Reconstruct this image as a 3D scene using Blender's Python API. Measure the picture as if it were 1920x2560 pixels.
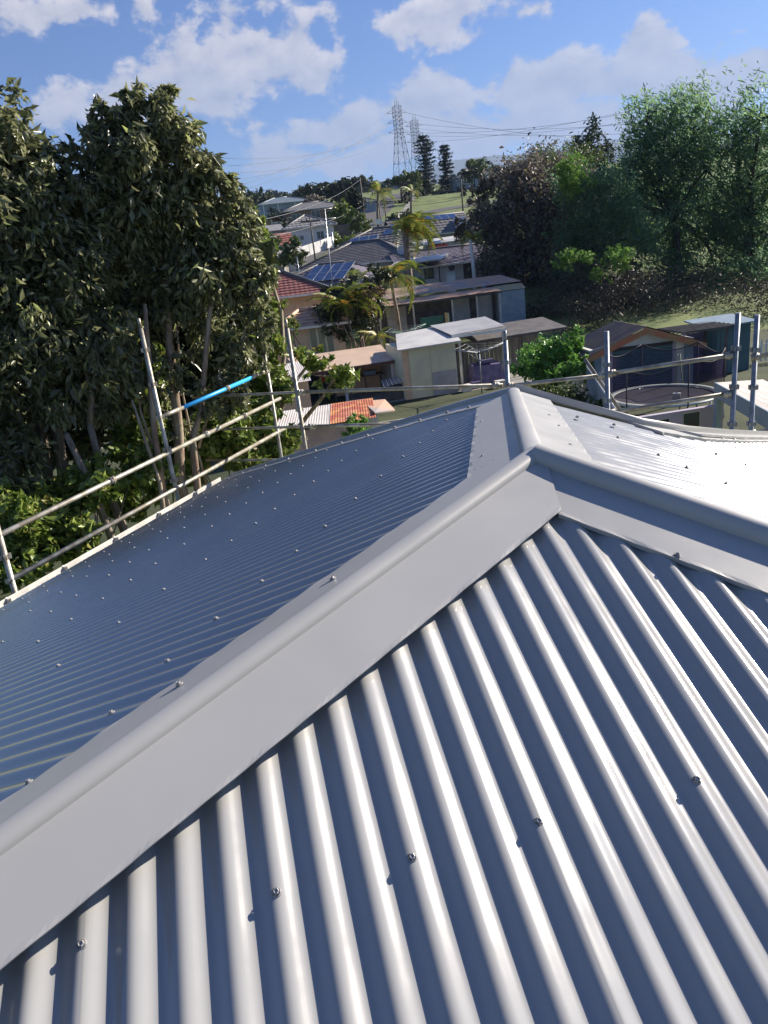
import bpy, math, random
import numpy as np
from math import sin, cos, tan, radians, degrees, pi, sqrt, atan2
from mathutils import Vector, Matrix

scene = bpy.context.scene
for o in list(bpy.data.objects):
    bpy.data.objects.remove(o)
col = scene.collection
random.seed(7)
rng = np.random.default_rng(11)

# ------------------------------------------------------------------ camera
CZ = 6.6                                   # height of the lens above the yards
F = 1851.985                               # focal length in photo pixels
def cam_basis(nx, ny, f):
    d = np.array([nx - 960, -(ny - 1280), -f]); d /= np.linalg.norm(d)
    up = -d; fw = np.array([0, 0, -1.0]); y = fw - up * (fw @ up); y /= np.linalg.norm(y)
    return np.array([np.cross(y, up), y, up])
R = cam_basis(1595.084, 6606.727, F)
cam = bpy.data.cameras.new('camera'); camo = bpy.data.objects.new('camera', cam); col.objects.link(camo)
cam.sensor_fit = 'VERTICAL'; cam.sensor_height = 24.0; cam.sensor_width = 18.0
cam.lens = 24.0 * F / 2560.0
cam.clip_start = 0.05; cam.clip_end = 30000
M = Matrix([[R[i][j] for j in range(3)] for i in range(3)]).to_4x4()
camo.matrix_world = Matrix.Translation((0, 0, CZ)) @ M
scene.camera = camo
scene.render.resolution_x = 768; scene.render.resolution_y = 1024

# ------------------------------------------------------------------ sun, view, sky
SUN_AZ, SUN_EL = radians(63), radians(28)
sun = bpy.data.lights.new('sun', 'SUN'); suno = bpy.data.objects.new('sun', sun); col.objects.link(suno)
sun.energy = 5.0; sun.angle = radians(0.55); sun.color = (1.0, 0.90, 0.77)
sd = Vector((sin(SUN_AZ) * cos(SUN_EL), cos(SUN_AZ) * cos(SUN_EL), sin(SUN_EL)))
suno.rotation_euler = sd.to_track_quat('Z', 'Y').to_euler(); suno.location = (20, 10, 40)
SKY_STRENGTH = 0.068
scene.view_settings.view_transform = 'Standard'; scene.view_settings.look = 'None'
scene.view_settings.gamma = 1.0; scene.view_settings.use_curve_mapping = False
scene.view_settings.exposure = 1.16
scene.render.engine = 'CYCLES'
scene.cycles.max_bounces = 6; scene.cycles.transparent_max_bounces = 8

def ray(px, py):
    v = R @ np.array([px - 960, -(py - 1280), -F]); return v / np.linalg.norm(v)
def P(px, py, d):
    """world point seen in the photo at (px, py), d metres away over the ground"""
    r = ray(px, py); r = r * (d / sqrt(r[0] ** 2 + r[1] ** 2)); return Vector((r[0], r[1], r[2] + CZ))

class NT:
    def __init__(s, nt): s.nt = nt; s.n = nt.nodes; s.l = nt.links
    def new(s, t, **kw):
        n = s.n.new(t)
        for k, v in kw.items(): setattr(n, k, v)
        return n
    def sock(s, a, b):
        if isinstance(a, (int, float)): b.default_value = a
        elif isinstance(a, (tuple, list)): b.default_value = a
        else: s.l.new(a, b)
    def math(s, op, a, b=None, c=None, clamp=False):
        n = s.new('ShaderNodeMath', operation=op, use_clamp=clamp)
        s.sock(a, n.inputs[0])
        if b is not None: s.sock(b, n.inputs[1])
        if c is not None: s.sock(c, n.inputs[2])
        return n.outputs[0]
    def vmath(s, op, a, b=None, out=0):
        n = s.new('ShaderNodeVectorMath', operation=op)
        s.sock(a, n.inputs[0])
        if b is not None: s.sock(b, n.inputs[1])
        return n.outputs[out]
    def mix(s, f, a, b, t='RGBA'):
        n = s.new('ShaderNodeMix', data_type=t)
        s.sock(f, n.inputs[0])
        i = 6 if t == 'RGBA' else 2
        s.sock(a, n.inputs[i]); s.sock(b, n.inputs[i + 1])
        return n.outputs[2 if t == 'RGBA' else 0]
    def noise(s, vec, scale, detail=5, rough=0.55, lac=2.0, dist=0.0):
        n = s.new('ShaderNodeTexNoise'); n.inputs['Scale'].default_value = scale; n.inputs['Detail'].default_value = detail
        n.inputs['Roughness'].default_value = rough; n.inputs['Lacunarity'].default_value = lac; n.inputs['Distortion'].default_value = dist
        if vec is not None: s.l.new(vec, n.inputs['Vector'])
        return n.outputs['Fac']
    def ramp(s, f, a, b, lo=0.0, hi=1.0, smooth=True):
        n = s.new('ShaderNodeMapRange'); n.interpolation_type = 'SMOOTHSTEP' if smooth else 'LINEAR'
        s.sock(f, n.inputs[0]); n.inputs[1].default_value = a; n.inputs[2].default_value = b
        n.inputs[3].default_value = lo; n.inputs[4].default_value = hi
        return n.outputs[0]

world = bpy.data.worlds.new('World'); scene.world = world; world.use_nodes = True
w = NT(world.node_tree); w.n.clear()
sky = w.new('ShaderNodeTexSky', sky_type='NISHITA')
sky.sun_disc = False; sky.sun_elevation = SUN_EL; sky.sun_rotation = SUN_AZ
sky.air_density = 1.1; sky.dust_density = 0.6; sky.ozone_density = 2.2; sky.altitude = 0
tc = w.new('ShaderNodeTexCoord')
sep = w.new('ShaderNodeSeparateXYZ'); w.l.new(tc.outputs['Generated'], sep.inputs[0])
X, Y, Z = sep.outputs
AZ = w.math('ARCTAN2', X, Y); EL = w.math('ARCSINE', Z)
comb = w.new('ShaderNodeCombineXYZ'); w.l.new(AZ, comb.inputs[0]); w.l.new(w.math('MULTIPLY', EL, 1.35), comb.inputs[1])
UV = comb.outputs[0]
# cumulus banks: (photo x, photo y, half width, half height, weight)
CL = [(480, 190, 210, 120, .9), (300, 250, 130, 90, .8), (640, 130, 170, 110, 1.0), (740, 150, 110, 130, .9), (560, 60, 90, 110, .8),
      (840, 90, 36, 60, .6), (90, 30, 190, 50, .9), (200, 235, 60, 70, .6), (360, 30, 60, 60, .6), (940, 150, 45, 32, .5),
      (1080, 45, 150, 60, .85), (1180, 90, 110, 34, .6), (1260, 40, 90, 30, .5), (1010, 120, 50, 25, .5),
      (980, 270, 120, 50, .8), (1110, 240, 120, 60, .95), (1300, 215, 150, 70, 1.0), (1440, 220, 160, 75, 1.0), (1580, 215, 150, 60, .9),
      (1640, 110, 100, 60, 1.0), (1740, 160, 130, 55, 1.0), (1870, 170, 140, 55, 1.0), (1800, 240, 160, 50, .8),
      (860, 330, 190, 60, 1.0), (740, 400, 170, 50, .95), (900, 400, 220, 55, .95), (1150, 340, 280, 80, 1.1), (1400, 310, 280, 80, 1.1),
      (550, 310, 60, 35, .5), (640, 315, 45, 18, .45), (700, 440, 130, 25, .5), (1650, 300, 200, 60, .7)]
field = None
for (cx, cy, rx, ry, wt) in CL:
    a = ray(cx, cy); caz = atan2(a[0], a[1]); cel = math.asin(a[2])
    b = w.vmath('SUBTRACT', UV, (caz, cel * 1.35, 0.0))
    b = w.vmath('MULTIPLY', b, (F / rx / 1.08, F / ry / 1.35, 0.0))
    L = w.vmath('LENGTH', b, out=1)
    m = w.math('MULTIPLY', w.math('SUBTRACT', 1.18, L), wt)
    field = m if field is None else w.math('SMOOTH_MAX', field, m, 0.25)
field = w.math('MAXIMUM', field, -0.9)
# elsewhere in the sky unseen broken cloud, its cover set for fill light
outside = w.ramp(w.math('ABSOLUTE', w.math('SUBTRACT', AZ, 0.09)), 0.55, 0.75)
overhead = w.ramp(EL, 0.42, 0.6)
other = w.math('MAXIMUM', outside, overhead)
oc = w.math('MULTIPLY_ADD', w.noise(tc.outputs['Generated'], 2.6, 3), 3.2, -1.8)
field = w.mix(other, field, oc, 'FLOAT')
n1_ = w.noise(UV, 13.0, 8, 0.6); n2_ = w.noise(UV, 3.4, 4, 0.5)
UV2 = w.vmath('ADD', UV, (0.010, 0.018, 0.0))
n1s = w.noise(UV2, 13.0, 8, 0.6)
dens = w.math('ADD', field, w.math('MULTIPLY_ADD', n1_, 3.4, -1.75))
dens = w.math('ADD', dens, w.math('MULTIPLY_ADD', n2_, 1.2, -0.6))
cover = w.ramp(dens, 0.25, 0.62)
lit = w.math('MULTIPLY_ADD', w.math('SUBTRACT', n1_, n1s), 2.6, 0.56, clamp=True)
thick = w.ramp(dens, 0.5, 1.9)
shade = w.math('MULTIPLY', lit, w.math('MULTIPLY_ADD', thick, -0.35, 1.0), clamp=True)
ccol = w.mix(shade, (2.4, 2.7, 3.5, 1), (5.6, 5.3, 5.4, 1))
# towards the horizon the far clouds sink into pale air
far = w.ramp(EL, 0.02, 0.30)
ccol = w.mix(far, (2.5, 2.95, 3.9, 1), ccol)
sk = w.mix(1.0, sky.outputs[0], sky.outputs[0])
tint = w.new('ShaderNodeMix', data_type='RGBA', blend_type='MULTIPLY'); tint.inputs[0].default_value = 1
w.l.new(sky.outputs[0], tint.inputs[6]); tint.inputs[7].default_value = (0.38, 0.51, 0.80, 1)
skc = w.mix(w.math('MULTIPLY', cover, 0.88), tint.outputs[2], ccol)
bg = w.new('ShaderNodeBackground'); w.l.new(skc, bg.inputs[0]); bg.inputs[1].default_value = SKY_STRENGTH
wo = w.new('ShaderNodeOutputWorld'); w.l.new(bg.outputs[0], wo.inputs[0])

# ------------------------------------------------------------------ helpers
def V(*a): return Vector(a)
def nv(a): return np.array(a, float)
class MB:
    def __init__(s): s.v = []; s.f = []; s.m = []; s.sm = []
    def add(s, vs, fs, mi=0, smooth=False):
        o = len(s.v); s.v += [tuple(map(float, x)) for x in vs]
        for f in fs: s.f.append(tuple(i + o for i in f)); s.m.append(mi); s.sm.append(smooth)
    def quad(s, a, b, c, d, mi=0): s.add([a, b, c, d], [(0, 1, 2, 3)], mi)
    def poly(s, pts, mi=0): s.add(pts, [tuple(range(len(pts)))], mi)
    def box(s, x0, x1, y0, y1, z0, z1, mi=0):
        s.add([(x0, y0, z0), (x1, y0, z0), (x1, y1, z0), (x0, y1, z0), (x0, y0, z1), (x1, y0, z1), (x1, y1, z1), (x0, y1, z1)],
              [(0, 3, 2, 1), (4, 5, 6, 7), (0, 1, 5, 4), (1, 2, 6, 5), (2, 3, 7, 6), (3, 0, 4, 7)], mi)
    def slab(s, pts, th, mi=0):
        """closed slab under a planar polygon"""
        pts = [Vector(p) for p in pts]; n = (pts[1] - pts[0]).cross(pts[2] - pts[0]).normalized()
        k = len(pts); lo = [p - n * th for p in pts]
        s.add(pts + lo, [tuple(range(k)), tuple(range(2 * k - 1, k - 1, -1))] + [(i, i + k, (i + 1) % k + k, (i + 1) % k) for i in range(k)], mi)
    def tube(s, pts, rad, n=8, mi=0, cap=True):
        pts = [Vector(p) for p in pts]
        if not isinstance(rad, (list, tuple)): rad = [rad] * len(pts)
        o = len(s.v); prev = None
        for i, p in enumerate(pts):
            t = (pts[min(i + 1, len(pts) - 1)] - pts[max(i - 1, 0)]).normalized()
            a = Vector((0, 0, 1)) if abs(t.z) < .9 else Vector((1, 0, 0))
            if prev is None: u = t.cross(a).normalized()
            else: u = (prev - t * prev.dot(t)).normalized()
            prev = u; v2 = t.cross(u)
            for k in range(n):
                an = 2 * pi * k / n; q = p + (u * cos(an) + v2 * sin(an)) * rad[i]; s.v.append(tuple(q))
        for i in range(len(pts) - 1):
            for k in range(n):
                s.f.append((o + i * n + k, o + i * n + (k + 1) % n, o + (i + 1) * n + (k + 1) % n, o + (i + 1) * n + k)); s.m.append(mi); s.sm.append(True)
        if cap:
            s.f.append(tuple(o + k for k in range(n))[::-1]); s.m.append(mi); s.sm.append(False)
            s.f.append(tuple(o + (len(pts) - 1) * n + k for k in range(n))); s.m.append(mi); s.sm.append(False)
    def lathe(s, c, prof, n=16, mi=0, smooth=True):
        o = len(s.v)
        for r_, z in prof:
            for k in range(n):
                a = 2 * pi * k / n; s.v.append((c[0] + r_ * cos(a), c[1] + r_ * sin(a), c[2] + z))
        for i in range(len(prof) - 1):
            for k in range(n):
                s.f.append((o + i * n + k, o + i * n + (k + 1) % n, o + (i + 1) * n + (k + 1) % n, o + (i + 1) * n + k)); s.m.append(mi); s.sm.append(smooth)
    def mesh(s, name):
        me = bpy.data.meshes.new(name); me.from_pydata(s.v, [], s.f)
        me.polygons.foreach_set('material_index', s.m); me.polygons.foreach_set('use_smooth', s.sm); me.update(); return me
    def build(s, name, mats, parent=None):
        me = s.mesh(name)
        for m_ in (mats if isinstance(mats, (list, tuple)) else [mats]): me.materials.append(m_)
        return link(name, me, parent)
def link(name, me, parent=None):
    o = bpy.data.objects.new(name, me); col.objects.link(o)
    if parent is not None: o.parent = parent
    return o
def tag(o, label=None, cat=None, group=None, kind=None):
    if label: o['label'] = label
    if cat: o['category'] = cat
    if group: o['group'] = group
    if kind: o['kind'] = kind
    return o
def thing(name, label, cat, loc=(0, 0, 0), rz=0.0, group=None):
    o = bpy.data.objects.new(name, None); col.objects.link(o); o.location = loc; o.rotation_euler = (0, 0, rz)
    o.empty_display_size = .3
    return tag(o, label, cat, group)
def copy_tree(o, parent=None, kids=None):
    c = o.copy(); col.objects.link(c)
    if parent is not None: c.parent = parent
    for ch in [x for x in bpy.data.objects if x.parent == o]: copy_tree(ch, c)
    return c

# ------------------------------------------------------------------ materials
def mat(name, c1, c2=None, rough=0.6, metal=0.0, scale=3.0, bump=0.0, bscale=None, spec=0.5, streak=None, coat=0.0, detail=5, lo=.35, hi=.65):
    m_ = bpy.data.materials.new(name); m_.use_nodes = True; t = NT(m_.node_tree); t.n.clear()
    out = t.new('ShaderNodeOutputMaterial'); b = t.new('ShaderNodeBsdfPrincipled'); t.l.new(b.outputs[0], out.inputs[0])
    tcn = t.new('ShaderNodeTexCoord'); vec = tcn.outputs['Object']
    if streak: vec = t.vmath('MULTIPLY', vec, streak)
    c1 = tuple(c1) + (1,)
    if c2 is not None:
        c2 = tuple(c2) + (1,); fac = t.ramp(t.noise(vec, scale, detail), lo, hi); t.l.new(t.mix(fac, c1, c2), b.inputs['Base Color'])
    else: b.inputs['Base Color'].default_value = c1
    b.inputs['Roughness'].default_value = rough; b.inputs['Metallic'].default_value = metal
    b.inputs['Specular IOR Level'].default_value = spec; b.inputs['Coat Weight'].default_value = coat
    if bump:
        bn = t.new('ShaderNodeBump'); bn.inputs['Strength'].default_value = 1.0; bn.inputs['Distance'].default_value = bump
        t.l.new(t.noise(tcn.outputs['Object'], bscale or scale * 6, 4), bn.inputs['Height']); t.l.new(bn.outputs[0], b.inputs['Normal'])
    return m_
def leafmat(name, c1, c2, c3=None, rough=0.4, trans=0.25, spec=0.5):
    m_ = bpy.data.materials.new(name); m_.use_nodes = True; t = NT(m_.node_tree); t.n.clear()
    out = t.new('ShaderNodeOutputMaterial'); b = t.new('ShaderNodeBsdfPrincipled'); tr = t.new('ShaderNodeBsdfTranslucent'); mx = t.new('ShaderNodeMixShader')
    at = t.new('ShaderNodeAttribute'); at.attribute_name = 'rnd'; r_ = at.outputs['Fac']
    c = t.mix(t.ramp(r_, 0.0, 0.8, smooth=False), tuple(c1) + (1,), tuple(c2) + (1,))
    if c3: c = t.mix(t.ramp(r_, 0.9, 0.93), c, tuple(c3) + (1,))
    t.l.new(c, b.inputs['Base Color']); t.l.new(c, tr.inputs[0]); b.inputs['Roughness'].default_value = rough
    b.inputs['Specular IOR Level'].default_value = spec
    mx.inputs[0].default_value = trans; t.l.new(b.outputs[0], mx.inputs[1]); t.l.new(tr.outputs[0], mx.inputs[2]); t.l.new(mx.outputs[0], out.inputs[0])
    return m_

def roofmat(name, base, base2, rough=0.3, coat=0.0):
    m_ = bpy.data.materials.new(name); m_.use_nodes = True; t = NT(m_.node_tree); t.n.clear()
    out = t.new('ShaderNodeOutputMaterial'); b = t.new('ShaderNodeBsdfPrincipled'); t.l.new(b.outputs[0], out.inputs[0])
    tcn = t.new('ShaderNodeTexCoord'); vec = tcn.outputs['Object']
    f = t.ramp(t.noise(vec, 1.7, 4), .3, .7)
    t.l.new(t.mix(f, tuple(base) + (1,), tuple(base2) + (1,)), b.inputs['Base Color'])
    t.l.new(t.ramp(t.noise(vec, 6.0, 6), .3, .75, rough - .05, rough + .09), b.inputs['Roughness'])
    b.inputs['Specular IOR Level'].default_value = 0.6; b.inputs['Coat Weight'].default_value = coat; b.inputs['Coat Roughness'].default_value = .12
    bn = t.new('ShaderNodeBump'); bn.inputs['Strength'].default_value = 1; bn.inputs['Distance'].default_value = 0.00002
    t.l.new(t.noise(vec, 420, 2), bn.inputs['Height'])
    bn2 = t.new('ShaderNodeBump'); bn2.inputs['Strength'].default_value = 1; bn2.inputs['Distance'].default_value = 0.0012
    t.l.new(t.noise(vec, 2.6, 2), bn2.inputs['Height']); t.l.new(bn2.outputs[0], bn.inputs['Normal'])
    t.l.new(bn.outputs[0], b.inputs['Normal'])
    return m_
ROOF = roofmat('painted_steel_grey', (.30, .303, .30), (.325, .325, .32), .17, .6)
CAP = roofmat('painted_cap_grey', (.34, .34, .335), (.365, .365, .36), .42)
SCREW = mat('screw_paint', (.34, .34, .34), (.28, .28, .29), .35, .3, 60)
WASHER = mat('rubber_washer', (.24, .24, .245), None, .6)
GUTTER = mat('gutter_cream', (.58, .57, .53), (.46, .45, .42), .4, 0, 5)
GALV = mat('galvanised_tube', (.42, .41, .36), (.25, .22, .17), .48, .45, 7, .0006, 60)
GALV2 = mat('galvanised_steel_blue', (.30, .33, .36), (.20, .22, .25), .5, .45, 9)
BLUEP = mat('blue_paint', (.02, .32, .75), (.03, .40, .82), .45, 0, 14)
BARK = mat('grey_bark', (.24, .20, .155), (.12, .095, .075), .9, 0, 5, .012, 18, streak=(3, 3, .6))
BARKR = mat('pale_bark', (.34, .29, .22), (.20, .13, .095), .9, 0, 4, .01, 16, streak=(3, 3, .6))
BARKD = mat('dark_bark', (.075, .055, .042), (.04, .03, .025), .95, 0, 4, .02, 12)
GRASS = mat('lawn', (0.074, 0.115, 0.024), (0.149, 0.182, 0.047), .9, 0, .35, .03, 9, detail=8)
WHITE = mat('white_paint', (.72, .71, .68), (.62, .61, .57), .6, 0, 2.5)
CREAM = mat('cream_cladding', (0.66, 0.64, 0.44), (0.56, 0.55, 0.40), .6, 0, 1.3, .002, 20)
PALE = mat('pale_board', (0.540, 0.540, 0.540), (0.419, 0.419, 0.419), .7, 0, 1.8)
GREYW = mat('grey_wall', (0.405, 0.405, 0.405), (0.311, 0.311, 0.324), .75, 0, 1.6)
DARKW = mat('dark_timber_wall', (0.101, 0.095, 0.095), (0.061, 0.057, 0.061), .8, 0, 2.0)
DARK = mat('painted_dark_interior', (.022, .02, .022), None, .9)  # near-black, darkness of an unlit interior put into the colour
PEACH = mat('peach_wall', (0.675, 0.486, 0.324), (0.567, 0.405, 0.270), .75, 0, 2)
PINKW = mat('pink_wall', (0.648, 0.486, 0.446), (0.513, 0.392, 0.378), .75, 0, 2)
MAUVE = mat('mauve_wall', (0.459, 0.405, 0.486), (0.378, 0.338, 0.419), .7, 0, 1.4)
BLUEG = mat('bluegrey_sheet', (0.257, 0.331, 0.392), (0.203, 0.270, 0.338), .5, 0, 2.5)
TEAL = mat('teal_door', (0.061, 0.135, 0.162), (0.047, 0.108, 0.135), .45, 0, 3)
GREEND = mat('green_door', (0.068, 0.203, 0.149), (0.054, 0.162, 0.121), .5, 0, 3)
RUST = mat('rusty_iron', (.30, .11, .035), (.45, .26, .15), .8, .0, 1.4, .004, 10, streak=(1, .3, 1))
RUSTG = mat('weathered_iron', (0.540, 0.338, 0.230), (0.351, 0.311, 0.297), .7, .1, .55, .003, 9, streak=(1, .5, 1), lo=.4, hi=.6)
TANI = mat('tan_iron', (.64, .48, .36), (.55, .41, .32), .55, 0, 1.0)
REDI = mat('red_rust_iron', (.34, .075, .04), (.50, .22, .08), .75, 0, 2.6, .003, 14, lo=.45, hi=.6)
WHITEI = mat('white_iron', (.62, .58, .54), (.54, .49, .45), .5, 0, 1.2)
PALEI = mat('pale_iron_roof', (.58, .57, .54), (.46, .455, .44), .5, 0, .9)
TILEM = mat('maroon_tile', (0.203, 0.078, 0.070), (0.270, 0.115, 0.095), .55, 0, 2.6)
TILED = mat('dark_grey_tile', (0.115, 0.111, 0.115), (0.162, 0.155, 0.155), .6, 0, 1.6)
TILEP = mat('slate_purple_tile', (0.155, 0.135, 0.182), (0.216, 0.196, 0.223), .5, 0, 2.2)
TILER = mat('red_tile', (.30, .10, .07), (.24, .09, .07), .6, 0, 2.2)
TILEG = mat('pale_grey_tile', (.27, .26, .25), (.21, .205, .20), .6, 0, 1.2)
TILEO = mat('orange_tile', (0.540, 0.351, 0.243), (0.405, 0.257, 0.189), .6, 0, 2.2)
GLASS = mat('window_glass', (.03, .045, .055), None, .08, 0, spec=.9)
SOLAR = mat('solar_cell', (.018, .035, .11), (.03, .06, .16), .12, 0, 1.5, coat=.5)
ALU = mat('aluminium', (.55, .56, .57), None, .35, .6)
FENCE = mat('grey_palings', (0.270, 0.257, 0.236), (0.149, 0.135, 0.128), .85, 0, 4, .004, 20, streak=(2, 2, .3))
CONC = mat('concrete', (.30, .29, .27), (.22, .215, .20), .9, 0, 1.1, .003, 14)
ASPH = mat('asphalt', (.075, .075, .078), (.06, .06, .062), .85, 0, .8)
BRICK = mat('brown_brick', (0.176, 0.115, 0.095), (0.243, 0.176, 0.142), .85, 0, 3)
NET = mat('black_net', (.03, .025, .04), None, .8)
MATB = mat('trampoline_mat', (.03, .028, .045), (.05, .04, .07), .7, 0, 2)
PURP = mat('purple_cover', (0.135, 0.115, 0.230), (0.081, 0.068, 0.149), .6, 0, 3)
WOODP = mat('pole_timber', (.16, .135, .11), (.11, .09, .075), .9, 0, 3)
LAT = mat('lattice_steel', (.17, .18, .20), None, .6, .4)
RED = mat('red_paint', (.55, .06, .05), None, .5)
BLACK = mat('black_plastic', (.02, .02, .022), None, .45)
L_BIG = leafmat('leaf_olive', (0.050, 0.066, 0.020), (0.30, 0.31, 0.17), (0.35, 0.40, 0.15), .32, .5, .8)
L_BIG2 = leafmat('leaf_lime', (0.090, 0.150, 0.027), (0.255, 0.330, 0.068), (0.26, 0.24, 0.07), .42, .3)
L_GRN = leafmat('leaf_bluegreen', (0.10, 0.19, 0.11), (0.22, 0.36, 0.19), (0.225, 0.330, 0.075), .5, .65)
L_GRN2 = leafmat('leaf_yellowgreen', (0.135, 0.255, 0.045), (0.225, 0.390, 0.075), None, .5, .35)
L_BRN = leafmat('leaf_purplebrown', (0.09, 0.078, 0.066), (0.22, 0.19, 0.16), (0.225, 0.215, 0.085), .5, .3)
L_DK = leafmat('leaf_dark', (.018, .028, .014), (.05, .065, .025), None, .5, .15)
L_MID = leafmat('leaf_mid', (0.060, 0.098, 0.030), (0.150, 0.195, 0.060), None, .5, .25)
L_BRT = leafmat('leaf_bright', (0.090, 0.210, 0.045), (0.210, 0.420, 0.075), None, .4, .3)
L_PINE = leafmat('leaf_pine', (.010, .022, .020), (.028, .045, .035), None, .6, .1)
L_FAR = leafmat('leaf_far', (.035, .055, .035), (.06, .085, .05), None, .8, .1)
L_TWIG = leafmat('leaf_twiggy', (0.05, 0.044, 0.034), (0.11, 0.09, 0.062), None, .6, .1)
L_PALM = leafmat('palm_frond', (0.120, 0.180, 0.030), (0.330, 0.360, 0.060), (0.750, 0.300, 0.060), .4, .3)

# ------------------------------------------------------------------ terrain
_hy = [(-3000, 0), (44, 0), (58, .9), (72, 3.0), (90, 5.3), (120, 8.8), (170, 14.8), (200, 19), (300, 28), (450, 40), (700, 55), (1100, 62), (4500, 60), (9000, 60)]
def hz(y, x=0.0):
    for (a, za), (b, zb) in zip(_hy, _hy[1:]):
        if a <= y <= b:
            t = (y - a) / (b - a); t = t * t * (3 - 2 * t) * .35 + t * .65; return za + (zb - za) * t
    return 0.0 if y < 0 else 60.0
def T(px, py):
    """where the ray through a photo point meets the ground"""
    r = ray(px, py); lo, hi = 3.0, None; t = 3.0
    while t < 6000:
        if r[2] * t + CZ <= hz(r[1] * t): hi = t; break
        lo = t; t *= 1.03
    if hi is None: return Vector((r[0] * 2000, r[1] * 2000, 60))
    for _ in range(30):
        m_ = (lo + hi) / 2
        if r[2] * m_ + CZ <= hz(r[1] * m_): hi = m_
        else: lo = m_
    return Vector((r[0] * hi, r[1] * hi, hz(r[1] * hi)))
def GP(px, d):
    """ground point in the direction of photo column px (at the horizon), d metres away in depth"""
    y0 = 690 - .119 * px; r = ray(px, y0); k = d / r[1]; return Vector((r[0] * k, d, hz(d)))

ys = [-3000, -600, -150, -40, 0, 20, 44] + [44 + (58 - 44) * i / 4 for i in range(1, 5)] + [58 + 2.8 * i for i in range(1, 22)] + [125, 135, 145, 155, 165, 175, 185, 195, 205, 225, 250, 280, 320, 370, 420, 480, 560, 650, 760, 900, 1200, 2000, 3500, 6000, 9000]
xs = [-9000, -3000, -1200, -500, -250, -120, -60, -30, -12, 0, 12, 30, 60, 120, 250, 500, 1200, 3000, 9000]
g = MB(); vs = [(x, y, hz(y)) for y in ys for x in xs]; nx_ = len(xs)
g.add(vs, [(j * nx_ + i, j * nx_ + i + 1, (j + 1) * nx_ + i + 1, (j + 1) * nx_ + i) for j in range(len(ys) - 1) for i in range(nx_ - 1)], 0, True)
ground = g.build('ground', GRASS); tag(ground, kind='structure')

def ribbon(name, pts, wd, m_, lift=.03):
    b = MB(); L = []
    for i, p in enumerate(pts):
        t = (pts[min(i + 1, len(pts) - 1)] - pts[max(i - 1, 0)]); t.z = 0; t.normalize(); s_ = Vector((-t.y, t.x, 0)) * wd / 2
        for q in (p + s_, p - s_): L.append((q.x, q.y, hz(q.y) + lift))
    b.add(L, [(2 * i, 2 * i + 1, 2 * i + 3, 2 * i + 2) for i in range(len(pts) - 1)]); return tag(b.build(name, m_), kind='structure')
def dense(pts, n=10):
    o = []
    for a, b in zip(pts, pts[1:]):
        for i in range(n): o.append(a.lerp(b, i / n))
    return o + [pts[-1]]
lw = MB(); lw.add([(-14, 14, .012), (30, 14, .012), (34, 43.5, .012), (-18, 43.5, .012)], [(0, 1, 2, 3)]); tag(lw.build('lawn', mat('lawn_painted_shade', (.022, .034, .010), (.05, .062, .02), .95, 0, .5, .02, 12, detail=8)), kind='structure')  # sheet of darker grass over the near yard, shade put into its colour
street = dense([GP(600, 84), GP(715, 104), GP(800, 118), GP(880, 140), GP(930, 165), GP(975, 205), GP(1010, 260)], 10)
ribbon('road', street, 6.5, ASPH, .06)
ribbon('path', dense([p + Vector((6.5, -2.5, 0)) for p in street[::10]], 10), 1.4, CONC, .07)
ribbon('path', dense([GP(880, 128), GP(1000, 150), GP(1120, 160), GP(1250, 165)], 8), 5.5, ASPH, .05)

# ------------------------------------------------------------------ our own roof: three faces of corrugated steel meeting in hips
def Dv(a, e): return np.array([sin(a) * cos(e), cos(a) * cos(e), sin(e)])
def Nv(a, p): return np.array([sin(a) * sin(p), cos(a) * sin(p), cos(p)])
A1, PI1, A2, PI2, A3, PI3 = map(radians, (169.94, 23.7, -67.54, 21.73, 86.19, 21.03))
APEX = ray(1334, 1141) * 2.0781 + nv((0, 0, CZ))
N1, N2, N3 = Nv(A1, PI1), Nv(A2, PI2), Nv(A3, PI3)
DN1, DN2, DN3 = Dv(A1, -PI1), Dv(A2, -PI2), Dv(A3, -PI3)
S1 = np.cross(-DN1, N1); S2 = Dv(A2 + pi / 2, 0); S3 = Dv(A3 - pi / 2, 0)
def hit(px, py, n, P0=None):
    P0 = APEX if P0 is None else P0
    r = ray(px, py); o = nv((0, 0, CZ)); return o + r * ((n @ (P0 - o)) / (n @ r))
HA = np.cross(N1, N2); HA *= -np.sign(HA[2]); HA /= np.linalg.norm(HA)
_a1, _a2 = hit(0, 2108, N1), hit(0, 2108, N2); HA = _a1 * .3 + _a2 * .7 - APEX; HA /= np.linalg.norm(HA)
HB = np.cross(N1, N3); HB *= -np.sign(HB[2]); HB /= np.linalg.norm(HB)
HC = np.cross(N2, N3); HC /= np.linalg.norm(HC); HC *= np.sign(HC[1])
_rc = hit(1283, 978, N2); APEX2 = APEX + HC * ((_rc - APEX) @ HC)
PITCH, AMP = .0762, .0074
def uv(p, S, DN): d = p - APEX; return d @ S, d @ DN
DPTS = [APEX2] + [hit(x, y, N2) for x, y in [(1150, 1013), (1000, 1058), (850, 1103), (700, 1150), (579, 1187)]]
EPTS = [APEX2] + [hit(x, y, N3) for x, y in [(1400, 1011), (1500, 1038), (1600, 1063), (1700, 1079), (1800, 1086), (1919, 1089)]]
EPTS.append(EPTS[-1] + (EPTS[-1] - EPTS[-2]) * 1.3)

house = thing('house', 'near hip roof of grey corrugated steel filling the foreground', 'house', (0, 0, 0))
eave_z = CZ - 3.12

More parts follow.
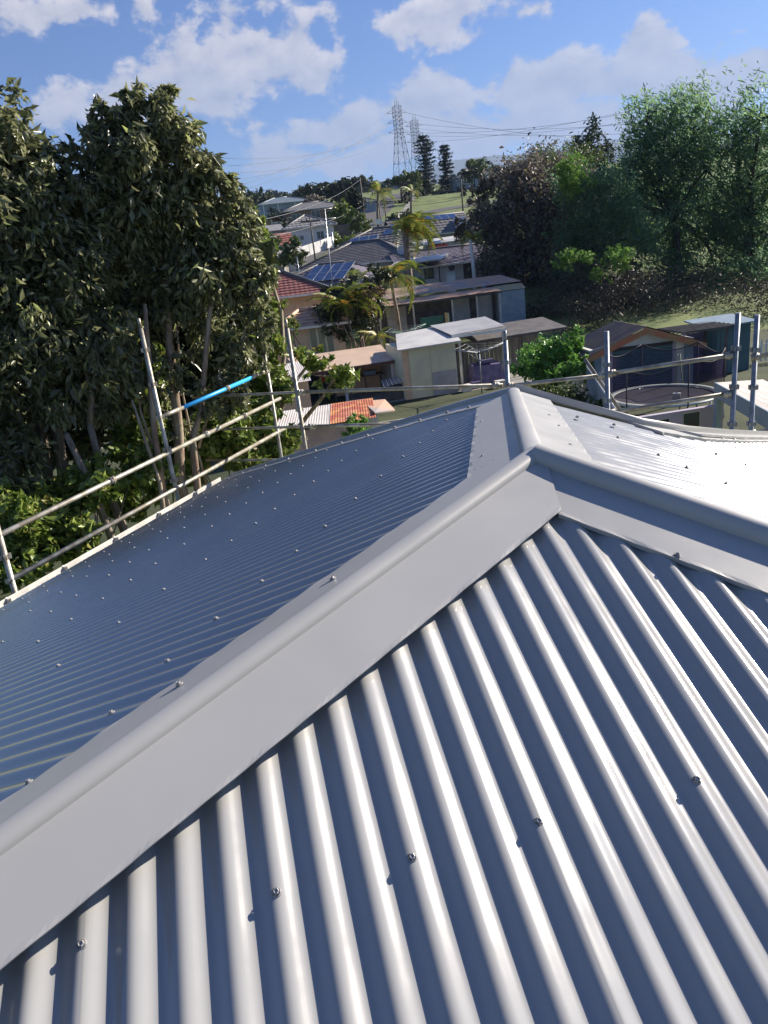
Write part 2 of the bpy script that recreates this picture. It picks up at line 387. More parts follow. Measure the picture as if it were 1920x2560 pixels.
def corr_sheet(O, S, DN, N, u0, u1, top, bot, phase, off, steps=14, nseg=1, amp=AMP, pitch=PITCH, lift=0.0):
    """one roofing sheet: waves run across u, straight down v"""
    n = max(2, int(round((u1 - u0) / pitch * steps))); vs = []; fs = []; ok = []
    for i in range(n + 1):
        u = u0 + (u1 - u0) * i / n; t, b = top(u), bot(u)
        ok.append(b > t + .002)
        b = max(b, t)
        e = 0.0012 * (i <= 2 or i >= n - 2)
        hgt = off + amp * cos(2 * pi * (u - phase) / pitch) + lift * (i / n)
        for k in range(nseg + 1):
            v_ = t + (b - t) * k / nseg
            vs.append(O + S * u + DN * v_ + N * hgt)
    for i in range(n):
        if ok[i] or ok[i + 1]:
            for k in range(nseg):
                a = i * (nseg + 1) + k; fs.append((a, a + nseg + 1, a + nseg + 2, a + 1))
    return vs, fs
def roof_face(O, S, DN, N, ua, ub, top, bot, phase, first, name='roof_sheet', wd=10):
    """face laid as separate sheets, ten waves wide, each lapping its neighbour"""
    k = math.floor((ua - first) / (wd * PITCH)); outs = []
    while first + k * wd * PITCH < ub:
        a = first + k * wd * PITCH; b_ = a + wd * PITCH + PITCH * .55
        a_, b__ = max(a, ua), min(b_, ub)
        if b__ - a_ > .03:
            vs, fs = corr_sheet(O, S, DN, N, a_, b__, top, bot, phase, -.0125, lift=.0022)
            if fs:
                mb = MB(); mb.add(vs, fs, 0, True); outs.append(mb.build(name, ROOF, house))
        k += 1
    return outs
def interp_clip(pts):
    pts = sorted(pts)
    def f(u):
        if u <= pts[0][0]: a, b = pts[0], pts[1]
        elif u >= pts[-1][0]: a, b = pts[-2], pts[-1]
        else:
            for a, b in zip(pts, pts[1:]):
                if a[0] <= u <= b[0]: break
        return a[1] + (b[1] - a[1]) * (u - a[0]) / (b[0] - a[0])
    return f
def slope(H, S, DN): return (H @ DN) / (H @ S)
LAP = .045
def eave_v(DN): return (APEX[2] - eave_z) / -DN[2]
# face 1 (foreground)
sA1, sB1 = slope(HA, S1, DN1), slope(HB, S1, DN1)
phase1 = (-.5971 - .0125) % PITCH
top1 = lambda u: (u * sA1 if u * (1 if sA1 > 0 else -1) > 0 else u * sB1) + LAP
ends = sorted([eave_v(DN1) / sA1, eave_v(DN1) / sB1])
roof_face(APEX, S1, DN1, N1, ends[0], ends[1], top1, lambda u: eave_v(DN1), phase1, phase1 + PITCH * .5 + 1 * PITCH - 7 * PITCH)
# face 2 (left, turned away from the sun)
dp = [uv(p, S2, DN2) for p in DPTS]; ca = uv(APEX2, S2, DN2)
sA2 = slope(HA, S2, DN2)
fD = interp_clip(dp)
def top2(u): return (u * sA2 if u < 0 else (u * ca[1] / ca[0] if u < ca[0] else fD(u))) + LAP
uE = dp[-1][0]
g0, g1 = hit(0, 1519, N2), hit(549, 1202, N2); g0[2] = g1[2] = 0
fG = interp_clip([(uv(nv((q[0], q[1], APEX[2] + 0)) , S2, DN2)[0], 0) for q in (g0, g1)])
vE2 = uv(hit(300, 1346, N2), S2, DN2)[1]
phase2 = .3 * PITCH
roof_face(APEX, S2, DN2, N2, vE2 / sA2, uE, top2, lambda u: vE2, phase2, phase2 + PITCH * .5)
# face 3 (right, full sun)
ep = [uv(p, S3, DN3) for p in EPTS]; cb = uv(APEX2, S3, DN3); sB3 = slope(HB, S3, DN3)
lowi = min(range(len(ep)), key=lambda i: ep[i][0]); fE = interp_clip(ep[lowi:])
umin = ep[lowi][0]
def top3(u):
    if u < 0: return u * sB3 + LAP
    if u < umin: return u * cb[1] / cb[0] + LAP
    return fE(u) + LAP
roof_face(APEX, S3, DN3, N3, -abs(eave_v(DN3) / sB3), ep[-1][0], top3, lambda u: eave_v(DN3), 0.01, PITCH * 3.4)

# ridge and hip caps -------------------------------------------------
def wingdir(n, t):
    w_ = np.cross(n, t); w_ /= np.linalg.norm(w_); return w_ if w_[2] < 0 else -w_
def mitre(n, w1, w2, W):
    """point in the plane (normal n) that lies W away from both hip lines"""
    a = w1; b = w2 - w1 * (w1 @ w2); nb = np.linalg.norm(b)
    if nb < 1e-3: return w1 * W
    b /= nb; c = (W - W * (w1 @ w2)) / nb
    return a * W + b * c
WING, RR = .185, .030
def cap_mesh(pts, nL, nR, endsL, endsR, WL=WING, WR=WING, up=.002, name='ridge_cap', wave=True, lipL=.012, lipR=.012, rr=RR, rh=1.1):
    """rolled-top cap along pts; endsX = ((other wing dir at start), (other at end)) or None for a square cut"""
    mb = MB(); K = len(pts); secs = []
    for i, p in enumerate(pts):
        t = pts[min(i + 1, K - 1)] - pts[max(i - 1, 0)]; t = t / np.linalg.norm(t)
        wl, wr = wingdir(nL, t), wingdir(nR, t)
        def edge(n, w_, W, ends_):
            o = None
            if ends_ and i == 0 and ends_[0] is not None: o = ends_[0]
            if ends_ and i == K - 1 and ends_[1] is not None: o = ends_[1]
            return p + (mitre(n, w_, o, W) if o is not None else w_ * W)
        eL, eR = edge(nL, wl, WL, endsL) + nL * up, edge(nR, wr, WR, endsR) + nR * up
        gL, gR = p + wl * rr * 1.05 + nL * (up + .0005), p + wr * rr * 1.05 + nR * (up + .0005)
        upv = nL + nR; upv /= np.linalg.norm(upv); c = p + upv * (rr * .42); arc = []
        sx = gR - gL; hw = np.linalg.norm(sx) / 2; sx = sx / (2 * hw); mid = (gL + gR) / 2
        for k in range(15):
            a = pi * k / 14; yy = sin(a) * rr * rh
            bul = -cos(a) * hw * (1 + .16 * sin(a))
            arc.append(mid + sx * bul + upv * yy)
        secs.append((eL, gL, arc, gR, eR))
    def strip(fn, mi=0, smooth=False, seg=1):
        o = []
        for s_ in secs: o.append(fn(s_))
        n = len(o[0]); vs = [q for r_ in o for q in r_]
        mb.add(vs, [(i * n + k, i * n + k + 1, (i + 1) * n + k + 1, (i + 1) * n + k) for i in range(len(o) - 1) for k in range(n - 1)], mi, smooth)
    # flat wings, finely divided so that the hemmed edge can follow the corrugations
    for side_, n in ((0, nL), (1, nR)):
        for i in range(K - 1):
            a0, a1 = (secs[i][0], secs[i + 1][0]) if side_ == 0 else (secs[i][4], secs[i + 1][4])
            b0, b1 = (secs[i][1], secs[i + 1][1]) if side_ == 0 else (secs[i][3], secs[i + 1][3])
            L = np.linalg.norm(a1 - a0); m = max(2, int(L / .018)); va, vb, vm, vl = [], [], [], []
            lip = lipL if side_ == 0 else lipR
            for k in range(m + 1):
                f = k / m; e = a0 + (a1 - a0) * f; q = b0 + (b1 - b0) * f
                wv = (.0009 * sin(L * f * 2 * pi / .115) + .0008 * sin(L * f * 23)) if wave else 0
                va.append(e + n * (wv)); vm.append(e + (q - e) * .07); vb.append(q); vl.append(e + n * (wv - lip))
            rows_ = [vb, vm, va]; vs = [q for r_ in rows_ for q in r_]; w_ = m + 1
            mb.add(vs, [(r_ * w_ + k, r_ * w_ + k + 1, (r_ + 1) * w_ + k + 1, (r_ + 1) * w_ + k) for r_ in range(2) for k in range(m)], 0, False)
            mb.add(va + vl, [(k, k + 1, w_ + k + 1, w_ + k) for k in range(m)], 0, False)
    strip(lambda s_: s_[2], 0, True)
    for s_ in (secs[0], secs[-1]): mb.poly([s_[2][k] for k in range(15)], 0)
    return mb.build(name, CAP, house)
def sub(a, b, n): return [a + (b - a) * i / n for i in range(n + 1)]
LA = eave_v(DN1) / (HA @ DN1); LB = eave_v(DN1) / (HB @ DN1)
tD = (DPTS[1] - DPTS[0]); tD /= np.linalg.norm(tD); tE = (EPTS[1] - EPTS[0]); tE /= np.linalg.norm(tE)
wA1, wA2 = wingdir(N1, HA), wingdir(N2, HA); wB1, wB3 = wingdir(N1, HB), wingdir(N3, HB)
wC2, wC3 = wingdir(N2, HC), wingdir(N3, HC); wD2, wE3 = wingdir(N2, tD), wingdir(N3, tE)
NB = Nv(A2 + radians(128), PI2)        # the unseen far face behind hips D and E
capA = cap_mesh([APEX - HA * .012 + nv((0, 0, .004))] + [q + nv((0, 0, .004)) for q in sub(APEX, APEX + HA * LA, 2)[1:]], N2, N1, (wC2, None), (wB1, None), WL=.20, up=.004, lipL=.006, lipR=.003, rr=.027, rh=.95)
capB = cap_mesh(sub(APEX, APEX + HB * LB, 2), N1, N3, (wA1, None), (wC3, None), up=.002, lipL=.013, rr=.033, rh=1.35)
capC = cap_mesh(sub(APEX, APEX2, 1), N2, N3, (wA2, wD2), (wB3, wE3), WL=.20, WR=.19, up=.007, lipL=.012, lipR=.010, rr=.030, rh=.75)
capD = cap_mesh(DPTS, NB, N2, None, (wC2, None), WL=.12, WR=.15, up=.001, wave=True)
capE = cap_mesh(EPTS, NB, N3, None, (wC3, None), WL=.12, WR=.15, up=.007)
# narrow pressed step along the near edge of the wings on the shaded side
# screws -------------------------------------------------------------
def screw_mesh(name, washer=.0085, head=.0050, hh=.0062):
    mb = MB(); mb.lathe((0, 0, 0), [(washer, 0), (washer, .0012), (washer * .8, .0022), (head * 1.25, .0027)], 14, 1, False)
    r_ = head; n = 6; vs = [(r_ * cos(k * pi / 3), r_ * sin(k * pi / 3), z) for z in (.0024, hh) for k in range(n)]
    vs += [(r_ * .72 * cos(k * pi / 3), r_ * .72 * sin(k * pi / 3), hh + .0008) for k in range(n)]
    vs += [(r_ * .5 * cos(k * pi / 3), r_ * .5 * sin(k * pi / 3), hh - .0008) for k in range(n)]
    fs = [(a * n + k, a * n + (k + 1) % n, (a + 1) * n + (k + 1) % n, (a + 1) * n + k) for a in range(3) for k in range(n)] + [tuple(3 * n + k for k in range(n))]
    mb.add(vs, fs, 0); me = mb.mesh(name); me.materials.append(SCREW); me.materials.append(WASHER); return me
SM = screw_mesh('screw', .0075, .0048, .0058); rm = MB(); rm.lathe((0, 0, 0), [(.0042, 0), (.0042, .0008), (.0028, .0022), (.0006, .0028)], 10); RIV = rm.mesh('rivet'); RIV.materials.append(SCREW)
def put_screw(p, n, me=SM, name='screw', sc=1.0):
    o = link(name, me, house); q = Vector((0, 0, 1)).rotation_difference(Vector(n)); o.rotation_mode = 'QUATERNION'
    o.rotation_quaternion = q @ Vector((0, 0, 1)).rotation_difference(Vector((random.uniform(-.04, .04), random.uniform(-.04, .04), 1)))
    o.location = Vector(p); o.scale = (sc, sc, sc)
    return o
def snap(p, S, DN, N, ph, off=-.0045):
    u, v_ = uv(p, S, DN); u = round((u - ph) / PITCH) * PITCH + ph; return APEX + S * u + DN * v_ + N * off
for x, y in [(1734, 1950), (1335, 2055), (1012, 2146), (675, 2232), (192, 2362)]: put_screw(snap(hit(x, y, N1), S1, DN1, N1, phase1), N1, sc=1.15)
for x, y in [(1233, 1388), (884, 1665), (422, 2029)]: put_screw(hit(x, y, N1) + N1 * .0055, N1, sc=1.15)
put_screw(hit(1692, 1392, N1) + N1 * .0035, N1, sc=1.15)
for x, y in [(835, 1453), (452, 1717)]: put_screw(hit(x, y, N2) + N2 * .0055, N2, sc=1.15)
for x, y in [(1205, 1057), (1207, 1145)]: put_screw(hit(x, y, N2) + N2 * .002, N2, sc=1.2)
for x, y in [(1372, 1042), (1396, 1069), (1424, 1117)]: put_screw(hit(x, y, N3) + N3 * .002, N3, sc=1.3)
for x, y in [(1443, 1046), (1535, 1065), (1655, 1088), (1767, 1096), (1805, 1100), (1835, 1102), (1860, 1102)]: put_screw(hit(x, y, N3) + N3 * .003, N3, sc=1.5)
for x, y in [(1549, 1094), (1641, 1132), (1719, 1167), (1813, 1204), (1800, 1137), (1870, 1163), (1834, 1116), (1906, 1121), (1907, 1140)]: put_screw(snap(hit(x, y, N3), S3, DN3, N3, .01), N3, sc=1.1)
for x, y in [(1337, 1179), (1345, 1203), (1356, 1229), (1365, 1251), (1374, 1272)]: put_screw(hit(x, y, N1) + N1 * .0055, N1, RIV, 'rivet', 1.2)
for x, y in [(1237, 1155), (1207, 1171), (1190, 1178)]: put_screw(hit(x, y, N2) + N2 * .005, N2, RIV, 'rivet', 1.1)
rows2 = [.872 + .884 * j for j in range(8)]
for j, v_ in enumerate(rows2):
    if v_ > vE2 - .05: continue
    k = -40
    while k < 150:
        u = k * PITCH + phase2
        if u < uE - .1 and v_ > top2(u) + .12 and (u > -14):
            put_screw(APEX + S2 * u + DN2 * (v_ + random.uniform(-.012, .012)) + N2 * (-.0045), N2, sc=1.05 + .09 * j)
        k += random.choice([3, 3, 4]) if j < 3 else random.choice([3, 4, 4, 5])
for f in [i / 11 for i in range(1, 11)]:           # screws along the far hip cap
    d = f * (len(DPTS) - 1); i = int(d); p = DPTS[i] + (DPTS[i + 1] - DPTS[i]) * (d - i)
    put_screw(p + wD2 * .12 + N2 * .003, N2, sc=1.4 + f)
# gutter, fascia and walls of our house
Ga = APEX + S2 * (vE2 / sA2) + DN2 * vE2; Gb = APEX + S2 * uE + DN2 * vE2
og = np.array([sin(A2), cos(A2), 0]); gl = (Gb - Ga); gL_ = np.linalg.norm(gl); gl /= gL_
def gutter_run(a, L, gdir, out_, name='gutter', joints=True):
    prof = [(-.05, .005), (-.045, -.10), (.06, -.115), (.115, -.10), (.122, .012), (.108, .018), (.104, -.004), (.098, -.085), (.055, -.098), (-.04, -.085), (-.04, .005)]
    mb = MB(); secs = [[a + gdir * s_ + out_ * x + nv((0, 0, z)) for x, z in prof] for s_ in (0, L)]; n = len(prof)
    mb.add(secs[0] + secs[1], [(k, (k + 1) % n, n + (k + 1) % n, n + k) for k in range(n)] + [tuple(range(n))[::-1], tuple(range(n, 2 * n))], 0)
    g_ = mb.build(name, GUTTER, house)
    if joints:
        s_ = .4
        while s_ < L:
            jb = MB(); w_ = .03
            ps = [(.058, -.119), (.119, -.104), (.126, .016), (.108, .023), (.100, .014), (.06, .010)]
            A_ = [a + gdir * (s_ + dd) + out_ * x + nv((0, 0, z)) for dd in (0, w_) for x, z in ps]; n = len(ps)
            jb.add(A_, [(k, k + 1, n + k + 1, n + k) for k in range(n - 1)] + [tuple(range(n))[::-1], tuple(range(n, 2 * n))], 0)
            jb.build('gutter_bracket', GUTTER, house); s_ += .9 + random.uniform(-.05, .05)
    return g_
gutter_run(Ga + og * .01 + nv((0, 0, -.012)), gL_, gl, og)
wb = MB(); inn = -og * .55
c0, c1 = Ga + inn, Gb + inn - gl * .5
wz = Ga[2] - .12
p4 = [c0, c1, c1 + nv((9, -3.6, 0)), c0 + nv((9, -3.6, 0))]
for i in range(4):
    a_, b_ = p4[i], p4[(i + 1) % 4]; wb.quad((a_[0], a_[1], 0), (b_[0], b_[1], 0), (b_[0], b_[1], wz), (a_[0], a_[1], wz))
wb.build('wall', PALE, house)
sf = MB(); sf.quad(Ga + nv((0, 0, -.11)), Gb + nv((0, 0, -.11)), Gb + inn + nv((0, 0, -.11)), Ga + inn + nv((0, 0, -.11))); sf.build('eave_lining', WHITE, house)
# hidden far face closing the roof behind the two far hips
fb = MB(); eD, eE = DPTS[-1], EPTS[-1]
cor = (APEX2 + nv((5.2, 5.0, 0))); cor[2] = eave_z
for i in range(len(DPTS) - 1): fb.poly([DPTS[i] - nv((0, 0, .012)), cor if False else DPTS[i + 1] - nv((0, 0, .012)), nv((DPTS[i + 1][0] + .9, DPTS[i + 1][1] + .9, eave_z - .4))])

# ------------------------------------------------------------------ scaffold
TR = .033
gdir = Vector((gl[0], gl[1], 0)).normalized(); gout = Vector((og[0], og[1], 0))
def vplane(px, py, Q, n):
    r = Vector(ray(px, py)); o = Vector((0, 0, CZ)); n = Vector(n)
    return o + r * (n.dot(Vector(Q) - o) / n.dot(r))
Q1 = Vector(Ga) + gout * .45                  # guardrail plane outside the gutter
def sp(x, y): return vplane(x, y, Q1, gout)
farn = Vector((sin(radians(23)), cos(radians(23)), 0))
Q2 = Vector(Gb) + farn * .95
def fp(x, y, off=0.0): return vplane(x, y, Q2 + farn * off, farn)
def tubeobj(name, pts, parent, m_=GALV, r=TR, n=12):
    mb = MB(); mb.tube(pts, r, n); return mb.build(name, m_, parent)
def standard(p0, p1, parent, m_=GALV, cups=(.15, .45, .75), spig=False):
    """scaffold upright: p1 top, p0 a lower point; runs on to the ground"""
    p0, p1 = Vector(p0), Vector(p1); b = p0 + (p0 - p1) * 0; b = Vector((p0.x, p0.y, 0.02))
    pts = [b, p1 - (p1 - b).normalized() * (.14 if spig else 0)]; mb = MB(); mb.tube(pts, TR, 12)
    if spig: mb.tube([pts[1], p1], TR * .72, 10)
    o = mb.build('upright', m_, parent); d = (p1 - b); L = d.length; dn = d / L; z = L - .45
    while z > 0 and L - z < 5.6:
        c = b + dn * z; k = MB()
        for j in range(4):                     # four V-pressings round the tube
            a = j * pi / 2 + .4; e = Vector((cos(a), sin(a), 0))
            s_ = Vector((-sin(a), cos(a), 0)) * .02
            k.slab([c + e * (TR - .002) + s_ - dn * .03, c + e * (TR + .03) + s_ * .6 - dn * .03, c + e * (TR + .03) + s_ * .6 + dn * .03, c + e * (TR - .002) + s_ + dn * .03], .008)
            k.slab([c + e * (TR - .002) - s_ - dn * .03, c + e * (TR + .03) - s_ * .6 - dn * .03, c + e * (TR + .03) - s_ * .6 + dn * .03, c + e * (TR - .002) - s_ + dn * .03], .008)
        k.build('rosette', m_, parent); z -= .5
    return o
def coupler(p, d, parent, m_=GALV):
    d = Vector(d).normalized(); mb = MB(); p = Vector(p)
    mb.tube([p - d * .05, p + d * .05], TR * 1.45, 8); u = d.cross(Vector((0, 0, 1))).normalized()
    mb.tube([p + u * TR * 1.2 - Vector((0, 0, .05)), p + u * TR * 1.2 + Vector((0, 0, .055))], .012, 6)
    return mb.build('coupler', m_, parent)

sc1 = thing('scaffold', 'galvanised scaffold guardrails with one blue painted tube along the left gutter', 'scaffold', (0, 0, 0), 0)
standard(sp(445, 1235), sp(346, 796), sc1, spig=True)
standard(sp(22, 1500), sp(-12, 1300), sc1)
standard(sp(696, 1092), sp(652, 831), sc1, spig=True)
def railx(a, b, ext=0):
    a, b = sp(*a), sp(*b); return a, b
a, b = railx((0, 1337), (700, 996)); dd = (b - a).normalized(); tubeobj('guardrail', [a - dd * 2.5, b], sc1)
for t_ in (.28, .62, .8): coupler(a.lerp(b, t_), dd, sc1)
a, b = railx((17, 1455), (712, 1071)); dd = (b - a).normalized(); tubeobj('guardrail', [a, b], sc1)
a, b = railx((405, 1042), (672, 925)); dd = (b - a).normalized(); L_ = (b - a).length
tubeobj('guardrail', [a, a + dd * L_ * .16], sc1); tubeobj('guardrail', [a + dd * L_ * .80, b], sc1)
bt = tubeobj('guardrail', [a + dd * L_ * .16, a + dd * L_ * .80], sc1, BLUEP, TR * 1.04); bt['label'] = 'bright blue painted length of tube'
coupler(a.lerp(b, .55), dd, sc1)
# thin outer ledgers running right behind the rails
for (q0, q1, o0) in [((482, 993), (742, 981), 1), ((505, 1075), (775, 1066), 1), ((516, 1151), (705, 1150), 1)]:
    pa = fp(*q0, .9); pb = fp(*q1, 0); tubeobj('ledger', [pa, pb], sc1, GALV, TR * .7, 8)

sc2 = thing('scaffold', 'weathered scaffold ledger and uprights standing behind the roof peak', 'scaffold', (0, 0, 0), 0)
standard(fp(766, 1126), fp(714, 798), sc2, spig=True)
standard(fp(1265, 975), fp(1262, 826), sc2, GALV2, spig=True)
standard(fp(1521, 1040), fp(1516, 828), sc2, GALV2)
standard(fp(1822, 1080), fp(1845, 782), sc2, GALV2)
def led(a, b, m_=GALV, r=TR):
    a, b = fp(*a), fp(*b); tubeobj('ledger', [a, b], sc2, m_, r * .9); coupler(a.lerp(b, .02), b - a, sc2, m_); coupler(a.lerp(b, .97), b - a, sc2, m_)
led((742, 981), (1257, 963)); led((1271, 965), (1512, 938)); led((1524, 934), (1832, 887)); led((775, 1066), (1005, 1060))
led((1524, 1032), (1828, 983)); led((1770, 1096), (1826, 1080), GALV2)
# brace leaning down behind the third upright
pa, pb = fp(1518, 980, .35), fp(1562, 1042, .35); tubeobj('brace', [fp(1462, 898, .35), fp(1562, 1042, .35)], sc2, FENCE, TR * .8)
sc3 = thing('scaffold', 'outer scaffold upright with short rails at the right edge of the photo', 'scaffold', (0, 0, 0), 0)
standard(fp(1875, 1085, .3), fp(1893, 787, .3), sc3, GALV2)
for a_, b_ in [((1888, 893), (1990, 872)), ((1880, 1083), (1990, 1064)), ((1880, 990), (1990, 972))][:2]:
    tubeobj('ledger', [fp(*a_, .3), fp(*b_, .3)], sc3); coupler(fp(*a_, .3), fp(*b_, .3) - fp(*a_, .3), sc3)

# ------------------------------------------------------------------ foliage
def leaf_arrays(cen, size, droop=.35, aspect=.38, fold=.18, sv=.35, drift=(0, 0, 0), out=None):
    """cen (N,3) -> N leaves of two triangles each side of a midrib"""
    n = len(cen); d = rng.normal(size=(n, 3)); d /= np.linalg.norm(d, axis=1)[:, None]
    d[:, 2] = d[:, 2] * .6 - droop; d += np.array(drift)
    if out is not None: d = d * .8 + out * .8; d /= np.linalg.norm(d, axis=1)[:, None]
    r2 = rng.normal(size=(n, 3)) * .8 + np.array([0, 0, 1.0 if out is None else .15])
    s = np.cross(d, r2); s /= np.linalg.norm(s, axis=1)[:, None] + 1e-9; nn = np.cross(s, d)
    L = size * (1 + sv * rng.normal(size=n)).clip(.4, 1.9); L = L[:, None]; W = L * aspect
    b = cen - d * L * .5; tip = cen + d * L * .5 - nn * L * .12; l = cen + s * W * .5 + nn * L * fold * .5; r_ = cen - s * W * .5 + nn * L * fold * .5
    return np.stack([b, r_, tip, l], 1)
def leaves_mesh(name, arr, m_):
    n = len(arr); me = bpy.data.meshes.new(name); me.vertices.add(4 * n); me.vertices.foreach_set('co', arr.reshape(-1).astype(np.float32))
    me.loops.add(6 * n); me.polygons.add(2 * n)
    idx = (np.arange(n) * 4)[:, None] + np.array([0, 1, 2, 0, 2, 3])[None, :]
    me.loops.foreach_set('vertex_index', idx.reshape(-1).astype(np.int32))
    me.polygons.foreach_set('loop_start', (np.arange(2 * n) * 3).astype(np.int32)); me.polygons.foreach_set('loop_total', np.full(2 * n, 3, np.int32))
    at = me.attributes.new('rnd', 'FLOAT', 'POINT'); at.data.foreach_set('value', np.repeat(rng.random(n), 4).astype(np.float32))
    me.materials.append(m_); me.update(calc_edges=True); return me
def blob_points(c, r, n, k=14, sub=.42, clump=.16, fill=.25):
    """clustered points in an uneven crown lobe: sub-lobes on its surface, tight clumps on those"""
    c = np.array(c, float); r = np.array(r if hasattr(r, '__len__') else (r, r, r), float)
    d = rng.normal(size=(k, 3)); d /= np.linalg.norm(d, axis=1)[:, None]
    sc_ = c + d * r * rng.uniform(.35, .86, size=(k, 1)); sr = sub * rng.uniform(.6, 1.25, size=k)
    m_ = max(1, n // 14); ki = rng.integers(0, k, m_); d2 = rng.normal(size=(m_, 3)); d2 /= np.linalg.norm(d2, axis=1)[:, None]
    rad = np.where(rng.random(m_) < fill, rng.random(m_), rng.uniform(.82, 1.08, m_))
    cl = sc_[ki] + d2 * r * (sr[ki] * rad)[:, None]
    cc = np.repeat(cl, 14, 0); o_ = rng.normal(size=cc.shape); pts = cc + o_ * clump * r.mean() * .5
    od = np.repeat((cl - c) / r, 14, 0); od = od / (np.linalg.norm(od, axis=1)[:, None] + 1e-6) * .55 + o_ * .45; od[:, 2] -= .45
    blob_points.out = od / (np.linalg.norm(od, axis=1)[:, None] + 1e-6)
    return pts, sc_
def limb(mb, a, b, r0, r1, bend=.12, n=5, sides=7):
    a, b = Vector(a), Vector(b); L = (b - a).length; off = Vector((random.uniform(-1, 1), random.uniform(-1, 1), random.uniform(-.3, .5))) * L * bend
    pts = [a.lerp(b, i / n) + off * sin(pi * i / n) + Vector((random.uniform(-1, 1), random.uniform(-1, 1), 0)) * r0 * .3 for i in range(n + 1)]
    mb.tube(pts, [r0 + (r1 - r0) * i / n for i in range(n + 1)], sides)
def tree(name, label, base, blobs, lm, bm, leaf=.12, n=600, trunk=None, tr=.12, cat='tree', group=None, droop=.35, aspect=.38, k=14, sub=.42, clump=.16, fill=.25, limbs=6, drift=(0, 0, 0), fork=None, extra=None, kindname='crown', tuft=False):
    """blobs: (centre, radius or (rx,ry,rz), relative density)"""
    base = Vector(base); t = thing(name, label, cat, base, 0, group); tm = MB(); arrs = []; outs_ = []
    tot = sum(np.prod(b[1]) ** (2 / 3) if hasattr(b[1], '__len__') else b[1] ** 2 for b in blobs)
    for i, b in enumerate(blobs):
        c, r = b[0], b[1]; w_ = (np.prod(r) ** (2 / 3) if hasattr(r, '__len__') else r ** 2) / tot * (b[2] if len(b) > 2 else 1)
        pts, sc_ = blob_points(Vector(c) - base, r, int(n * w_), k, sub, clump, fill); arrs.append(pts); outs_.append(blob_points.out)
        if fork is not None and limbs:
            limb(tm, fork - base, Vector(c) - base, tr * .55, tr * .2)
            for s_ in sc_[:limbs]: limb(tm, Vector(c) - base, s_, tr * .22, tr * .05, n=4, sides=5)
    if fork is not None: limb(tm, (0, 0, -.1), fork - base, tr, tr * .6, .04)
    if trunk:
        for tk in trunk: tm.tube([Vector(q) - base for q in tk[0]], tk[1], 8)
    pts = np.concatenate(arrs); me = leaves_mesh(kindname, leaf_arrays(pts, leaf, droop, aspect, drift=drift, out=np.concatenate(outs_) if tuft else None), lm)
    link(kindname, me, t)
    if tm.v: tm.build('trunk', bm, t)
    return t
def B(px, py, rpx, d, ry=None, dens=1.0, depth=1.0):
    c = P(px, py, d); s_ = d / F / cos(radians(20)); r = rpx * s_; return (c, (r, r * depth, (ry or rpx) * s_), dens)

# --- the big leafy trees beyond the left gutter
D1 = 14.2
A_bl = [B(10, 350, 85, D1, 100), B(-60, 400, 110, D1), B(100, 430, 95, D1, 90), B(30, 520, 170, D1, 150), B(190, 500, 90, D1), B(150, 620, 130, D1, 150), B(40, 760, 170, D1),
        B(210, 760, 110, D1, 120), B(60, 950, 160, D1), B(190, 930, 120, D1 - .3), B(270, 850, 90, D1 - .4, 90), B(30, 1150, 130, D1), B(260, 1000, 80, D1), B(-120, 700, 250, D1 + 1), B(-100, 1000, 200, D1 + 1)]
gA = V(*P(120, 1150, D1 + .8)); gA.z = 0
def tk(pts, d, r0, r1, down=True):
    q = [P(x, y, d) for x, y in pts]
    if down: q = q + [Vector((q[-1].x + .15, q[-1].y + .1, 0))]
    return (q[::-1], [r0 + (r1 - r0) * i / (len(q) - 1) for i in range(len(q))])
tA = tree('broadleaf_tree', 'tall dark glossy leaved tree cut off by the left edge of the photo', gA, A_bl, L_BIG, BARK, tuft=True, leaf=.165, n=37000, k=24, aspect=.36, droop=.45, sub=.28, clump=.15, fill=.12, fork=None, limbs=0,
          trunk=[tk([(150, 500), (120, 900), (160, 1200)], D1 + .6, .15, .05), tk([(60, 500), (80, 900), (120, 1200)], D1 + .8, .14, .05), tk([(165, 1084), (228, 1215), (279, 1346)], D1 - .8, .085, .05), tk([(224, 1059), (262, 1206), (312, 1329)], D1 - .4, .10, .06),
                 tk([(210, 900), (230, 1000), (224, 1059)], D1 - .4, .06, .03, False)])
B_bl = [B(410, 245, 28, D1 + .3, 36), B(325, 270, 38, D1 + .3, 36), B(375, 300, 72, D1 + .3, 72), B(465, 350, 38, D1 + .3, 42), B(280, 330, 55, D1 + .3, 55), B(425, 370, 65, D1 + .3), B(270, 390, 90, D1 + .3), B(380, 440, 130, D1 + .3), B(500, 450, 85, D1 + .3), B(570, 560, 75, D1 + .3, 95), B(320, 560, 110, D1 + .5), B(450, 600, 130, D1 + .6), B(540, 700, 120, D1 + .3),
        B(390, 730, 110, D1 + .8), B(640, 700, 60, D1, 60, .8), B(650, 800, 55, D1, 60), B(600, 880, 70, D1, 60, .7), B(500, 850, 80, D1 + .8, 60, .6), B(520, 1000, 60, D1, 55, .6), B(430, 930, 50, D1, 45, .5), B(330, 870, 60, D1 + .5, 60, .8), B(330, 960, 60, D1, 60, .6), B(250, 980, 70, D1 + .5, 60, .7), B(470, 1080, 45, D1 + .6, 40, .5), B(380, 1010, 50, D1 + .8, 60, .6), B(590, 980, 50, D1, 60, .8)]
gB = V(*P(440, 1100, D1 + 1.0)); gB.z = 0
